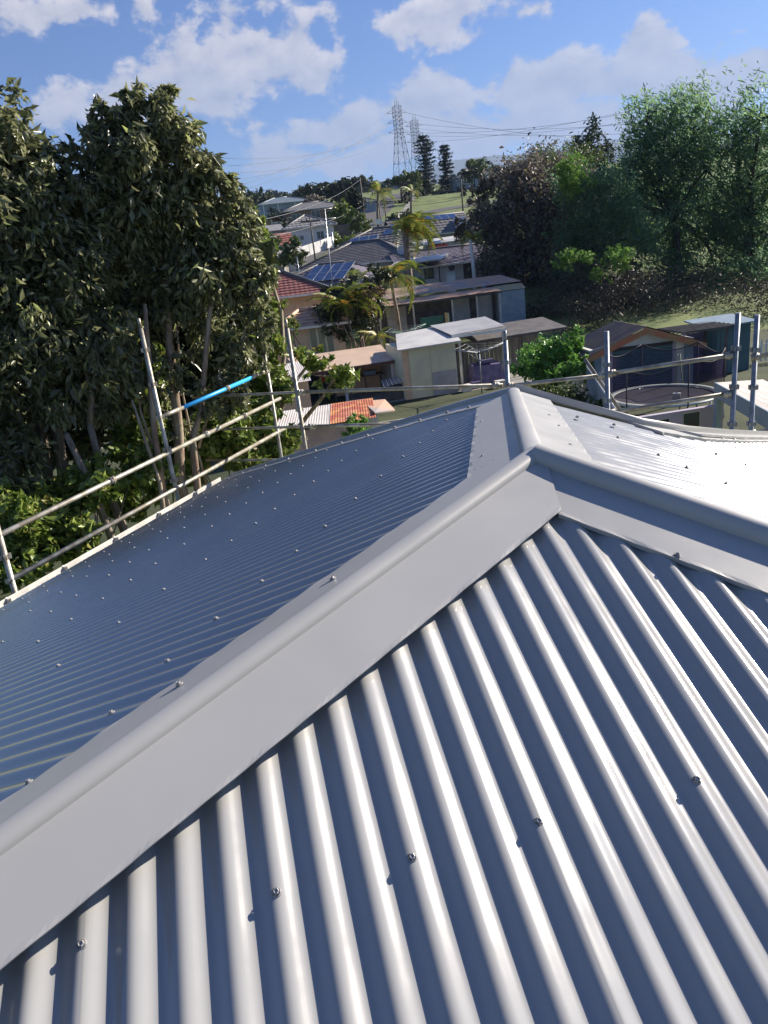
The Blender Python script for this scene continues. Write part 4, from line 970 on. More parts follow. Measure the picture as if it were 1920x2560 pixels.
# --- three dark tiled roofs left of the palm
t = bthing('house', 'dark grey hip roofed house in the centre of the view, left of the palm', 'house', 893, 706, 77, radians(-20))
walls(t, 11, 8, 2.7, GREYW); rect_roof(t, 11, 8, 2.7, 24, .6, 'tile', TILED); window_at(t, 2, .8, 1.4, 1.2); window_at(t, -3, .8, 1.4, 1.2)
b = MB(); b.slab([(4.6, -3.2, 2.0), (9.5, -3.0, 2.1), (9.5, .2, 2.5), (4.6, .2, 2.4)], .1); b.build('verandah_roof', PALEI, t)
dsh = MB(); dsh.lathe((0, 0, 0), [(0, 0), (.2, .03), (.42, .12)], 16); ds = dsh.build('satellite_dish', PALE, t); ds.location = (5.2, -1.2, 3.2); ds.rotation_euler = (radians(70), 0, radians(25))
t = bthing('house', 'dark roofed house with scattered solar panels behind the palm crown', 'house', 945, 655, 92, radians(-14))
walls(t, 10, 8, 2.4, GREYW); rect_roof(t, 10, 8, 2.4, 24, .6, 'tilefar', TILED); sl = Vector((0, cos(radians(24)), sin(radians(24))))
solar(t, (-3.4, .7, 2.4 + .7 * tan(radians(24))), (1, 0, 0), sl, 3, 1, 1.1, 1.5); solar(t, (.6, 1.9, 2.4 + 1.9 * tan(radians(24))), (1, 0, 0), sl, 3, 1, 1.0, 1.3); window_at(t, 1, .8, 1.4, 1.2)
# --- slate purple and maroon tiled houses
t = bthing('house', 'slate purple tiled hip roof rising behind the maroon one, with solar panels', 'house', 795, 752, 65, radians(-24))
walls(t, 9.5, 7, 2.9, GREYW); rect_roof(t, 9.5, 7, 2.9, 23, .5, 'tile', TILEP, gm=TILED); window_at(t, 2, .8, 1.2, 1.1)
sl = Vector((0, cos(radians(23)), sin(radians(23)))); solar(t, (-1.4, .3, 2.9 + .3 * tan(radians(23))), (1, 0, 0), sl, 4, 2, .95, 1.5, .2)
am = MB(); am.tube([(-3.0, 3, 2.5), (-3.0, 3, 5.2)], .02, 6); am.build('antenna_mast', ALU, t)
t = bthing('house', 'maroon tiled house with peach walls and pale french doors', 'house', 716, 868, 47.5, radians(6))
walls(t, 5.6, 7.5, 2.9, PEACH); rect_roof(t, 5.6, 7.5, lz(740, 733, 47.5), 25, .6, 'tile', TILEM, gm=TILED)
b = MB(); b.box(-2.8, 2.8, .02, 7.4, 2.8, lz(740, 733, 47.5) - .05); b.build('upper_wall', PEACH, t)
window_at(t, 2.0, 3.1, .8, .7)
t = bthing('garden_room', 'small orange tiled garden room with pale french doors', 'garden room', 785, 872, 42.6, radians(6))
zg = lz(785, 806, 42.6); walls(t, 3.6, 2.6, zg, PEACH); rect_roof(t, 3.6, 2.6, zg, 25, .35, 'tile', TILEO, 'hip')
for i in range(3): window_at(t, .05 + i * .46, .1, .44, zg - .35, fm=CREAM, gm=mat('dusty_glass', (.20, .22, .16), None, .3), mull=0, sill=False)

# --- houses across the street
def far_house(label, px, py, d, rz, w_, dp_, h, pitch, wm, rm_, kind='hip', style='tilefar', wins=(), extra=None):
    t = bthing('house', label, 'house', px, py, d, rz); walls(t, w_, dp_, h, wm, z0=-3, gable=(dp_ / 2 * tan(radians(pitch)) if kind == 'gable' and w_ >= dp_ else None)); rect_roof(t, w_, dp_, h, pitch, .5, style, rm_, kind)
    for (x, z, ww, hh) in wins: window_at(t, x, z, ww, hh)
    return t
H1 = far_house('white walled house with pale grey pitched roof, facing the street', 777, 596, 118, radians(10), 7.2, 8, 3.3, 24, WHITE, TILEG, 'hip', wins=[(1.5, 1.2, 1.1, 1.1), (-1.3, 1.3, .6, .7)])
b = MB(); b.slab([(-8.5, .5, 3.1), (-3.6, .5, 3.1), (-3.6, 6, 4.2), (-7.5, 6, 4.2)], .1); b.build('side_roof', TILEG, H1); b = MB(); b.box(-7.6, -3.62, 1, 5.6, -2, 3.0); b.build('side_wall', GREYW, H1)
b = MB(); b.box(3.6, 6.8, 1, 5.6, -1, 2.9); b.build('porch_shade_block', DARKW, H1)  # solid dark block standing for the shade in the porch
far_house('low house with red tiled roof and white gable end, beside the left trees', 668, 612, 104, radians(14), 6.6, 6, 2.6, 22, WHITE, TILER, 'gable', wins=[(0, .8, 1.2, 1)])
far_house('plain white roofed garage below the red tiled roof', 700, 648, 96, radians(12), 5.0, 4.4, 2.2, 14, WHITE, WHITEI, 'gable')
H2 = far_house('brown brick house with wide pale roof on the rise', 790, 541, 162, radians(12), 12.5, 9, 3.0, 17, BRICK, TILEG, 'hip', wins=[(-4, 1, 1.8, 1.2), (0, 1, 1.8, 1.4), (3.4, 1, 1.6, 1.2)])
H3 = far_house('far house with blue grey striped roof and white verandah', 716, 530, 190, radians(15), 12, 9, 3.2, 17, BLUEG, mat('blue_roof', (.22, .27, .31), (.28, .33, .36), .5), 'hip', wins=[(-3, 1, 1.6, 1.2), (1, 1, 1.6, 1.2)])
for x in (-5.5, -2, 2, 5.5): b = MB(); b.box(x - .1, x + .1, -1.6, -1.4, 0, 3.0); b.build('verandah_post', WHITE, H3)
far_house('small red roofed cottage half hidden by shrubs on the far left', 683, 560, 150, radians(10), 4.5, 5, 2.2, 24, WHITE, TILER, 'gable')
far_house('grey weatherboard house at the edge of the park, behind the garden shrubs', 912, 523, 178, radians(0), 5, 6, 2.4, 20, BLUEG, TILED, 'hip', wins=[(0, .8, 1.2, 1)])
far_house('pale house on the far ridge, long and low', 985, 484, 420, radians(0), 16, 9, 4, 12, GREYW, TILEG, 'hip')
far_house('hazy two storey house high on the far ridge', 845, 489, 560, radians(5), 24, 12, 8, 10, PALE, TILEG, 'hip', wins=[(-7, 1.5, 3, 2), (0, 1.5, 3, 2), (7, 1.5, 3, 2), (-5, 5, 3, 2), (4, 5, 3, 2)])
far_house('hazy low house left of the two storey one on the far ridge', 805, 489, 540, radians(5), 16, 9, 4, 12, GREYW, TILEG, 'hip')
far_house('grey blue house on the right of the park, behind the conifers', 1195, 500, 230, radians(8), 11, 8, 3.6, 22, BLUEG, TILED, 'hip', wins=[(-3, 1.6, 1.6, 1.3), (1, 1.6, 1.6, 1.3)])
far_house('pale two storey house glimpsed through the big green tree', 1555, 590, 88, radians(5), 6.5, 6, 4.6, 18, PALE, WHITEI, 'gable', wins=[(-1, 2.6, 1.6, 1.1), (1.6, 1, 1.4, 1.1)])
far_house('dark roofed house hidden deep behind the right hand trees', 1690, 555, 104, radians(5), 9, 7, 4.2, 18, DARKW, PALEI, 'gable')
def fence(label, pts, h, m_, step=2.4, slat=None):
    o = thing('fence', label, 'fence', pts[0]); b0 = Vector(pts[0])
    for a, b_ in zip(pts, pts[1:]):
        a, b_ = Vector(a), Vector(b_); L = (b_ - a).length; n = max(1, int(L / step))
        for i in range(n):
            p, q = a.lerp(b_, i / n) - b0, a.lerp(b_, (i + 1) / n) - b0; e = (q - p).normalized(); s_ = Vector((-e.y, e.x, 0)) * .02
            b = MB(); z = Vector((0, 0, h)); g_ = e * .02
            vs = [p + g_ - s_, q - g_ - s_, q - g_ + s_, p + g_ + s_]; b.add([v_ - Vector((0, 0, .3)) for v_ in vs] + [v_ + z for v_ in vs], [(0, 3, 2, 1), (4, 5, 6, 7), (0, 1, 5, 4), (1, 2, 6, 5), (2, 3, 7, 6), (3, 0, 4, 7)]); b.build('panel', m_, o)
            b = MB(); b.box(p.x - .05, p.x + .05, p.y - .05, p.y + .05, p.z - .3, p.z + h + .05); b.build('post', m_, o)
    return o
fence('long pale fence below the white walled house, along the street', [GP(738, 106), GP(800, 112), GP(852, 122)], 1.5, PALE)
fence('dark fence beside the street end', [GP(700, 92), GP(738, 104)], 1.3, FENCE)
fence('grey paling fence crossing behind the dark hip roofed houses', [GP(690, 82), GP(760, 84)], 1.4, FENCE)

# ------------------------------------------------------------------ right hand yard
PURPI = mat('purple_grey_iron', (.075, .065, .075), (.13, .105, .09), .7, 0, 1.2)  # garage roof iron, uneven dark purple-grey
YEL = mat('orange_barge', (.42, .14, .07), (.36, .20, .09), .7, 0, 2)
t = bthing('garage', 'small gabled garage with orange barge boards and dark teal roller door', 'garage', 1605, 985, 32, radians(3))
zw = lz(1500, 868, 32); zp = lz(1607, 818, 32)
b = MB(); b.box(-2.15, 2.15, 0, 2.6, 0, zw); b.add([(-2.15, 0, zw), (2.15, 0, zw), (0, 0, zp - .12)], [(0, 1, 2)]); b.build('wall', CREAM if False else WHITE, t)
for s_ in (-1, 1):
    b = MB(); b.slab([(s_ * 2.5, -.4, zw - .25), (s_ * 2.5, 2.9, zw - .25), (0, 2.9, zp), (0, -.4, zp)][::s_ or 1], .06); plane_part(t, 'iron', PURPI, *([(2.5, -.4, zw - .2), (2.5, 2.9, zw - .2), (0, 2.9, zp + .05), (0, -.4, zp + .05)] if s_ > 0 else [(-2.5, 2.9, zw - .2), (-2.5, -.4, zw - .2), (0, -.4, zp + .05), (0, 2.9, zp + .05)]))
    b = MB(); b.slab([(s_ * 2.5, -.42, zw - .45), (s_ * 2.5, -.42, zw - .22), (0, -.42, zp + .03), (0, -.42, zp - .22)], .04); b.build('barge_board', YEL, t)
dr = None
b = MB(); b.box(-1.25, 1.25, -.03, -.004, 0, zw - .15); dr = b.build('roller_door', TEAL, t)
for i in range(18):
    b = MB(); z_ = .05 + i * (zw - .25) / 18; b.tube([(-1.24, -.035, z_), (1.24, -.035, z_)], .03, 6); b.build('slat', TEAL, dr)
for x in (-1.32, 1.32): b = MB(); b.box(x - .07, x + .07, -.05, -.003, 0, zw - .1); b.build('door_jamb', MAUVE, t)
b = MB(); b.box(-1.25, 1.25, -.06, -.004, zw - .15, zw - .02); b.build('lintel', BLACK, t)
b = MB(); b.box(-2.16, -1.7, -.02, -.002, .2, zw - .1); b.build('side_panel', BLUEG, t); b = MB(); b.box(1.75, 2.14, -.02, -.002, .2, zw - .1); b.build('side_panel', BLUEG, t)
# trampoline
tp = thing('trampoline', 'round black trampoline with pale rim and sagging safety net', 'trampoline', at_yard(1658, 985, 27.6), .2)
RT, HT = 1.88, .85
b = MB(); n = 40; b.add([(RT * .9 * cos(2 * pi * k / n), RT * .9 * sin(2 * pi * k / n), HT - .03) for k in range(n)] + [(RT * .45 * cos(2 * pi * k / n), RT * .45 * sin(2 * pi * k / n), HT - .08) for k in range(n)] + [(0, 0, HT - .10)],
    [(k, (k + 1) % n, n + (k + 1) % n, n + k) for k in range(n)] + [(n + k, n + (k + 1) % n, 2 * n) for k in range(n)], 0, True); b.build('mat', MATB, tp)
b = MB(); b.lathe((0, 0, 0), [(RT * .89, HT), (RT * .9, HT + .03), (RT * 1.0, HT + .03), (RT * 1.01, HT - .02), (RT * .99, HT - .05)], 40); b.build('rim_pad', mat('pale_pad', (.52, .54, .50), (.40, .44, .42), .6, 0, 4), tp)
NETM = bpy.data.materials.new('safety_net'); NETM.use_nodes = True; t_ = NT(NETM.node_tree); t_.n.clear(); o_ = t_.new('ShaderNodeOutputMaterial'); d_ = t_.new('ShaderNodeBsdfDiffuse'); d_.inputs[0].default_value = (.05, .035, .07, 1)
tr_ = t_.new('ShaderNodeBsdfTransparent'); mx_ = t_.new('ShaderNodeMixShader'); mx_.inputs[0].default_value = .42; t_.l.new(tr_.outputs[0], mx_.inputs[1]); t_.l.new(d_.outputs[0], mx_.inputs[2]); t_.l.new(mx_.outputs[0], o_.inputs[0])
tops = []
for k in range(6):
    a = 2 * pi * k / 6 + .35; x, y = RT * 1.03 * cos(a), RT * 1.03 * sin(a); zt_ = HT + 1.55 - (.35 if k in (3,) else 0); tops.append(Vector((x, y, zt_)))
    b = MB(); b.tube([(x, y, .0), (x, y, zt_)], .022, 7); b.build('net_pole', NET, tp)
    b = MB(); b.tube([(x * .98, y * .98, HT), (x * 1.02, y * 1.02, .02), (x * .85, y * .85 + .25, .02), (x * .9, y * .9 + .3, HT - .02)], .025, 7); b.build('leg', ALU, tp)
b = MB()
for k in range(6):
    p, q = tops[k], tops[(k + 1) % 6]; pts = [p.lerp(q, f) - Vector((0, 0, .28 * sin(pi * f))) + Vector((p.x + q.x, p.y + q.y, 0)) * .06 * sin(pi * f) for f in [i / 8 for i in range(9)]]; b.tube(pts, .02, 6)
b.build('net_rail', NET, tp)
b = MB()
for k in range(6):
    p, q = tops[k], tops[(k + 1) % 6]; vs = []
    for i in range(9):
        f = i / 8; u = p.lerp(q, f) - Vector((0, 0, .28 * sin(pi * f))) + Vector((p.x + q.x, p.y + q.y, 0)) * .06 * sin(pi * f); vs += [u, Vector((u.x * .97, u.y * .97, HT + .04))]
    b.add(vs, [(2 * i, 2 * i + 2, 2 * i + 3, 2 * i + 1) for i in range(8)])
b.build('net', NETM, tp)
o = thing('paint_tin', 'small white tin left on the trampoline mat', 'tin', tp.location + Vector((.1, -.9, HT - .06)), 0)
b = MB(); b.lathe((0, 0, 0), [(0, 0), (.13, 0), (.13, .26), (.14, .27), (.12, .28), (0, .26)], 14); b.build('body', WHITE, o); b = MB(); b.tube([(-.13, 0, .2), (0, -.1, .33), (.13, 0, .2)], .006, 5); b.build('handle', ALU, o)
o = thing('step_ladder', 'pale green ladder standing behind the trampoline', 'ladder', at_yard(1700, 960, 29.8), .3)
for s_ in (-1, 1): b = MB(); b.tube([(s_ * .22, 0, 0), (s_ * .05, .1, 1.9)], .025, 6); b.build('stile', mat('pale_green', (.30, .38, .24), None, .6), o)
for i in range(5): b = MB(); w_ = .22 - .034 * i; b.tube([(-w_, .02 * i, .3 + i * .32), (w_, .02 * i, .3 + i * .32)], .02, 5); b.build('rung', ALU, o)
# blue-grey sheet fence running towards us
def sheet_fence(label, p, q, h, m_, n=8, cat='fence'):
    o = thing('fence', label, cat, p); e = (q - p); L = e.length; e.normalize()
    for i in range(n):
        a = e * (L * i / n); c = e * (L * (i + 1) / n - .02); b = MB(); z = Vector((0, 0, h + random.uniform(-.03, .03)))
        wave_quad(b, a, c, c + z, a + z, .12, .012); b.build('panel', m_, o)
    for z in (.3, h): b = MB(); b.tube([Vector((0, 0, z)), e * L + Vector((0, 0, z))], .035, 6); b.build('rail', ALU if z > 1 else m_, o)
    return o
sheet_fence('blue grey sheet fence running from the garage corner towards our roof', at_yard(1468, 985, 30), at_yard(1550, 1100, 21.2), 1.65, BLUEG, 6)
# mauve wall with two dark windows
t = bthing('garden_screen', 'low mauve rendered wall with two dark square openings, beyond our right hip', 'wall', 1680, 1080, 18.8, radians(8))
zm = lz(1680, 1031, 18.8); b = MB(); b.box(-1.35, 1.18, 0, .14, -.1, zm); b.build('wall', MAUVE, t)
for x, w_, z0_, z1_ in ((-.30, .46, zm - .34, zm - .12), (.50, .46, zm - .46, zm - .06)):
    b = MB(); b.box(x - w_ / 2, x + w_ / 2, -.012, -.002, z0_, z1_); fr = b.build('window', ALU, t); b = MB(); b.box(x - w_ / 2 + .02, x + w_ / 2 - .02, -.018, -.013, z0_ + .02, z1_ - .02); b.build('pane', mat('dark_pane', (.02, .05, .07), (.04, .03, .06), .15), fr)
b = MB(); b.box(1.181, 1.33, -.02, .16, -.1, zm + .18); b.build('end_pier', MAUVE, t)
# dark gate
t = bthing('gate', 'dark purple boarded gate under the edge of the white skillion roof', 'gate', 1832, 1075, 19.5, radians(6))
for i in range(9): b = MB(); x = -.62 + i * .14; b.box(x, x + .125, random.uniform(0, .01), .03, 0, 1.5 + random.uniform(-.02, .02)); b.build('board', PURP, t)
for z in (.3, 1.3): b = MB(); b.box(-.66, .66, .032, .07, z, z + .08); b.build('rail', PURP, t)
# skillion roof at the right edge
t = thing('patio_roof', 'white corrugated skillion roof with deep grey fascia at the right edge', 'roof', at_yard(1830, 1000, 17), 0)
L0 = t.location; pa, pb = P(1787, 957, 18.2) - L0, P(2020, 1085, 13.4) - L0; away = Vector((.55, .83, .06)); pd_ = P(1905, 949, 25) - L0; pc = pb + (pd_ - pa)
wavedir = [pa, pb, pc, pd_]; n = 8
for i in range(n):
    b = MB(); f0, f1 = i / n, (i + 1.12) / n; wave_quad(b, pa.lerp(pd_, f1), pa.lerp(pd_, f0), pb.lerp(pc, f0), pb.lerp(pc, f1), .076, .009); b.build('roof_sheet', WHITEI, t)
b = MB(); dn = Vector((0, 0, -.30)); ou = Vector((-.03, -.03, 0)); b.slab([pa + ou + Vector((0, 0, .02)), pa + ou + dn, pb + ou + dn, pb + ou + Vector((0, 0, .02))], .03); b.build('fascia', BLUEG, t)
for f in (.04, .9): b = MB(); q = pa.lerp(pb, f) + away * .15; b.box(q.x - .06, q.x + .06, q.y - .06, q.y + .06, -L0.z, q.z - .12); b.build('post', BLUEG, t)
# teal tool shed and pergola at the back
t = bthing('tool_shed', 'narrow dark teal tool shed under the trees, right of the garage', 'shed', 1832, 915, 36, radians(5))
zs_ = lz(1832, 812, 36); b = MB(); b.box(-.75, .75, 0, 1.6, 0, zs_); b.build('wall', TEAL, t); b = MB(); b.slab([(-1.3, -.25, zs_ + .02), (.95, -.25, zs_ + .1), (.95, 1.9, zs_ + .25), (-1.3, 1.9, zs_ + .2)], .06); b.build('roof', BLUEG, t)
b = MB(); b.box(-.6, .6, -.03, -.003, .05, zs_ - .15); b.build('door', TEAL, t)
t = bthing('pergola', 'dark open pergola between the garage and the teal tool shed', 'pergola', 1765, 920, 34.5, radians(8))
zs_ = lz(1765, 825, 34.5)
for x in (-.9, .9):
    for y in (0, 1.6): b = MB(); b.box(x - .05, x + .05, y - .05, y + .05, 0, zs_ - .002); b.build('post', DARKW, t)
for i in range(7): b = MB(); y = -.2 + i * .32; b.box(-1.3, 1.3, y - .03, y + .03, zs_, zs_ + .1); b.build('rafter', DARKW, t)
b = MB(); b.box(-.86, .86, 1.62, 1.66, 0, zs_ - .3); b.build('back_panel', PURP, t)
t = thing('fence', 'short run of white pickets under the trees at the right edge', 'fence', at_yard(1905, 880, 38))
for i in range(9): b = MB(); x = i * .22 - .3; b.add([(x, 0, .1), (x + .09, 0, .1), (x + .09, 0, 1.0), (x + .045, 0, 1.1), (x, 0, 1.0), (x, .02, .1), (x + .09, .02, .1), (x + .09, .02, 1.0), (x + .045, .02, 1.1), (x, .02, 1.0)], [(0, 1, 2, 3, 4), (9, 8, 7, 6, 5), (0, 4, 9, 5), (1, 6, 7, 2), (2, 7, 8, 3), (3, 8, 9, 4)]); b.build('picket', WHITE, t)
for z in (.3, .8): b = MB(); b.box(-.3, 1.6, .022, .05, z, z + .06); b.build('rail', WHITE, t)
# leaning wire rack by our left hip, garden edging
o = thing('wire_rack', 'white wire rack leaning on junk just beyond the roof edge', 'rack', at_yard(1000 - 118, 1060, 24) , radians(-12))
fr = [Vector((-.55, 0, .35)), Vector((-.15, .15, 1.05)), Vector((.25, .15, 1.05)), Vector((.55, 0, .3))]
q = [Vector((-.62, 0, 1.0)), Vector((-.1, .35, 1.75)), Vector((.62, .35, .95)), Vector((.1, 0, .4))]
b = MB(); b.tube([q[0], q[1], q[2], q[3], q[0]], .025, 6); b.build('frame', WHITE, o)
for i in range(1, 9): b = MB(); b.tube([q[0].lerp(q[3], i / 9), q[1].lerp(q[2], i / 9)], .010, 5); b.build('wire', WHITE, o)
for i in (1, 2): b = MB(); b.tube([q[0].lerp(q[1], i / 3), q[3].lerp(q[2], i / 3)], .012, 5); b.build('wire', WHITE, o)
b = MB(); b.box(-.6, .7, .3, .9, 0, .85); b.build('base', GREYW, o)
o = tag(MB.build((lambda b: (b.box(-8, 9, 0, .14, 0, .10), b)[1])(MB()), 'garden_edging', CONC), 'thin concrete edging strip crossing the lawn before the cream shed', 'edging'); o.location = at_yard(1050, 990, 30.5); o.rotation_euler = (0, 0, radians(10))
slabm = MB(); c_ = at_yard(1100, 965, 36.5); slabm.add([(c_.x - 4.5, c_.y - 2.0, .024), (c_.x + 6, c_.y - .4, .024), (c_.x + 5, c_.y + 6, .024), (c_.x - 5, c_.y + 5, .024)], [(0, 1, 2, 3)]); tag(slabm.build('paving', CONC), kind='structure')

# ------------------------------------------------------------------ trees and shrubs of the neighbourhood
def gb(px, d): p = P(px, 690 - .119 * px, d); return Vector((p.x, p.y, hz(p.y)))
def simple_tree(label, px, d, blobs, lm, n, leaf, bm=BARKD, cat='tree', name='tree', tr=.12, group=None, fh=.35, **kw):
    base = gb(px, d); bl = [B(*b) if len(b) > 3 else B(b[0], b[1], b[2], d) for b in blobs]; bl = [((c, r, 1.0) if len(x_) < 3 else x_) for x_ in bl for c, r in [(x_[0], x_[1])]]
    cz = bl[0][0].z; fork = Vector((base.x, base.y, base.z + (cz - base.z) * fh))
    return tree(name, label, base, bl, lm, bm, leaf=leaf, n=n, fork=fork, tr=tr, cat=cat, group=group, **kw)
# big purple-brown tree
simple_tree('huge purple brown leafed tree in the right middle, dense and rounded', 1330, 72, [(1310, 490, 75, 72), (1225, 560, 55, 72), (1350, 500, 100, 72), (1240, 620, 75, 72), (1340, 640, 105, 72), (1420, 460, 65, 72), (1400, 570, 85, 72), (1420, 680, 80, 70), (1270, 690, 60, 70)], L_BRN, 42000, .32, tr=.45, sub=.40, k=20, clump=.2, aspect=.5, limbs=3)
simple_tree('green topped tree just behind the purple brown tree', 1350, 80, [(1330, 410, 60, 80, 40), (1400, 410, 70, 80, 40), (1300, 440, 35, 80), (1450, 420, 50, 80)], L_MID, 6000, .30, tr=.3, clump=.25)
# right-hand soft green trees
RB = [(1680, 275, 75, 72, 70), (1615, 300, 65, 72, 70), (1740, 330, 75, 72), (1600, 390, 70, 72), (1680, 390, 100, 72), (1770, 420, 85, 72), (1640, 480, 90, 72), (1740, 520, 100, 72), (1640, 600, 85, 72), (1770, 620, 90, 72), (1560, 540, 70, 72), (1700, 690, 70, 68), (1560, 470, 60, 72)]
simple_tree('tall feathery blue green tree whose top stands against the clouds on the right', 1690, 72, RB, L_GRN, 34000, .36, tr=.5, droop=.6, aspect=.22, k=18, drift=(.35, 0, .1), limbs=4, clump=.22)
simple_tree('second feathery green tree, cut by the right edge of the photo', 1880, 72, [(1900, 300, 85, 72), (1860, 350, 60, 72), (1960, 380, 110, 72), (1880, 450, 85, 72), (1830, 540, 70, 72), (1930, 570, 110, 72), (1860, 640, 80, 72), (1850, 720, 70, 68), (1930, 700, 90, 68)], L_GRN, 22000, .36, tr=.5, droop=.6, aspect=.22, k=18, drift=(.35, 0, .1), limbs=4, clump=.22)
simple_tree('lower soft green tree in front of the purple brown one, lime coloured top', 1480, 66, [(1450, 470, 60, 66, 55), (1510, 500, 80, 66), (1430, 560, 55, 66), (1560, 600, 90, 66), (1480, 620, 70, 66), (1440, 660, 50, 66)], L_GRN, 19000, .33, tr=.3, droop=.4, aspect=.25, limbs=4, clump=.22)
simple_tree('bright lime tuft of foliage at the left end of the soft green trees', 1430, 63, [(1425, 440, 42, 63, 45), (1620, 400, 28, 45), (1740, 425, 38, 45, 30)][:1], L_GRN2, 3500, .27, tr=.08, aspect=.25)
simple_tree('yellow green flowering climber hanging in front of the dark understory', 1530, 56, [(1545, 640, 38, 56, 26), (1450, 640, 40, 56, 20), (1500, 690, 26, 56, 22), (1555, 665, 22, 56), (1410, 655, 25, 56)], L_GRN2, 3600, .2, tr=.05, cat='climber', name='climber', limbs=0)
US = [(1400, 730, 80, 60), (1500, 735, 90, 60), (1350, 790, 60, 58), (1600, 735, 110, 62), (1720, 745, 85, 62), (1830, 770, 80, 58), (1920, 760, 90, 54), (1660, 770, 90, 58), (1550, 780, 90, 54), (1440, 800, 60, 52)]
simple_tree('dark brown tangled understory below the right hand trees', 1560, 60, US, L_TWIG, 30000, .22, tr=.3, cat='shrubs', name='understory', limbs=0, aspect=.3, clump=.25, fill=.5)
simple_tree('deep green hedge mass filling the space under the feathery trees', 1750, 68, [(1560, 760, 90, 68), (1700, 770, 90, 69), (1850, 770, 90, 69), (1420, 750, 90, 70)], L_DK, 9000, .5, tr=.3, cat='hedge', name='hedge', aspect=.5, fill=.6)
for (x0, y0, x1, y1, r_) in [(1850, 640, 1835, 520, .35), (1850, 640, 1885, 500, .28), (1835, 800, 1850, 640, .42), (1700, 800, 1690, 600, .4)]: pass
o = simple_tree('small bushy plant with bright green leaves between the carport and the garage fence', 1375, 32, [(1350, 890, 55, 32, 45), (1410, 880, 50, 32, 40), (1320, 920, 40, 31, 35), (1440, 920, 45, 31, 40), (1375, 940, 60, 31, 40), (1440, 850, 22, 32, 40)], L_BRT, 9000, .16, tr=.08, cat='shrub', name='shrub', aspect=.55)
simple_tree('green ground level shrubs in shade behind the roof peak', 1400, 26, [(1350, 985, 40, 27, 30), (1430, 1000, 45, 27, 35), (1480, 1020, 30, 25, 25)], L_MID, 2500, .15, tr=.04, cat='shrub', name='shrub')
simple_tree('sparse bluish tree standing clear against the sky left of the feathery trees', 1480, 105, [(1445, 370, 28, 105), (1480, 340, 32, 105), (1510, 385, 32, 105), (1470, 410, 36, 105), (1500, 440, 40, 105)], L_FAR, 2800, .5, tr=.3, k=22, clump=.3, fill=.6, limbs=8)
# left edge of the open view
simple_tree('brown and green shrubs beside the maroon tiled house', 715, 44, [(700, 800, 32, 40, 45), (735, 810, 16, 39, 24)], L_BIG2, 1500, .2, tr=.06, cat='shrub', name='shrub')
DKC = [(850, 790, 55, 43, 60), (900, 770, 50, 43, 60), (820, 770, 35, 43, 45), (930, 750, 35, 44, 45), (880, 730, 45, 44, 35), (950, 700, 35, 47, 35)]
simple_tree('dark garden thicket below the palms in the middle left of the yards', 870, 44, DKC, L_DK, 9000, .24, tr=.12, cat='thicket', name='thicket', aspect=.4, limbs=2)
simple_tree('reddish flowering shrub on top of the dark thicket', 925, 43, [(935, 735, 30, 42, 15), (925, 770, 20, 42, 14)], leafmat('leaf_rust', (.20, .12, .05), (.10, .09, .04), None, .5, .2), 900, .18, tr=.05, cat='shrub', name='shrub')
simple_tree('fresh green shrub at the foot of the tall palm', 1040, 64, [(1038, 712, 24, 64, 20)], L_BRT, 1100, .25, tr=.06, cat='shrub', name='shrub')
simple_tree('leafy branch hanging before the rust red shed roof', 895, 19.5, [(895, 1060, 30, 19.5, 32), (880, 1090, 30, 19.5, 20), (915, 1085, 25, 19.5, 20)], L_BRT, 1700, .10, tr=.03, cat='shrub', name='shrub', aspect=.4)
simple_tree('low shrubs between the dark hip roofs and the street', 700, 72, [(650, 690, 26, 70, 30), (630, 660, 50, 70, 60), (670, 620, 40, 76, 40), (610, 700, 40, 66, 60)], L_MID, 4000, .32, tr=.1, cat='shrub', name='shrub')
simple_tree('dark bushy tree behind the white roofed garage', 740, 86, [(735, 622, 26, 86, 24), (716, 640, 20, 86, 20), (755, 640, 14, 86, 16)], L_MID, 1800, .4, tr=.15)
simple_tree('small round tree by the street at the left', 690, 96, [(690, 640, 20, 92, 20), (705, 655, 14, 90, 14)], L_DK, 900, .4, tr=.1)
simple_tree('olive green tree growing on the corner right of the white walled house', 868, 124, [(860, 545, 24, 124, 24), (845, 528, 20, 124, 22), (875, 560, 16, 124, 16)], L_BIG2, 2000, .5, tr=.2)
simple_tree('grey green round tree on the street corner', 905, 116, [(903, 560, 22, 116, 20), (890, 566, 16, 116), (918, 572, 12, 116)], L_MID, 1500, .5, tr=.15)
simple_tree('wide yellowish green bush in front of the long pale fence', 870, 101, [(850, 610, 22, 101, 22), (885, 605, 22, 101, 18), (862, 630, 22, 98, 18), (900, 620, 14, 101)], L_BIG2, 2000, .42, tr=.12, cat='shrub', name='shrub')
simple_tree('dark dense clipped tree beside the power pole', 888, 150, [(887, 508, 20, 150, 26), (880, 495, 14, 150, 18), (898, 500, 12, 150, 18)], L_DK, 1800, .6, tr=.2)
simple_tree('round purple leafed tree behind the brown brick house', 783, 184, [(783, 502, 24, 184, 15), (765, 508, 14, 184, 12), (802, 507, 14, 184, 12)], L_BRN, 1500, .7, tr=.2)
simple_tree('brown green shrubs below the blue grey roofed house', 655, 130, [(650, 560, 25, 130, 25), (680, 575, 20, 125, 16), (630, 545, 20, 130, 30)], L_TWIG, 1500, .5, tr=.1, cat='shrub', name='shrub')
simple_tree('umbrella shaped tree on the park slope below the pylon', 1012, 195, [(1000, 448, 22, 195, 10), (1025, 440, 22, 195, 10), (1040, 455, 18, 195, 10), (990, 460, 12, 195, 8)], L_MID, 1500, .8, tr=.35, fh=.7, limbs=3)
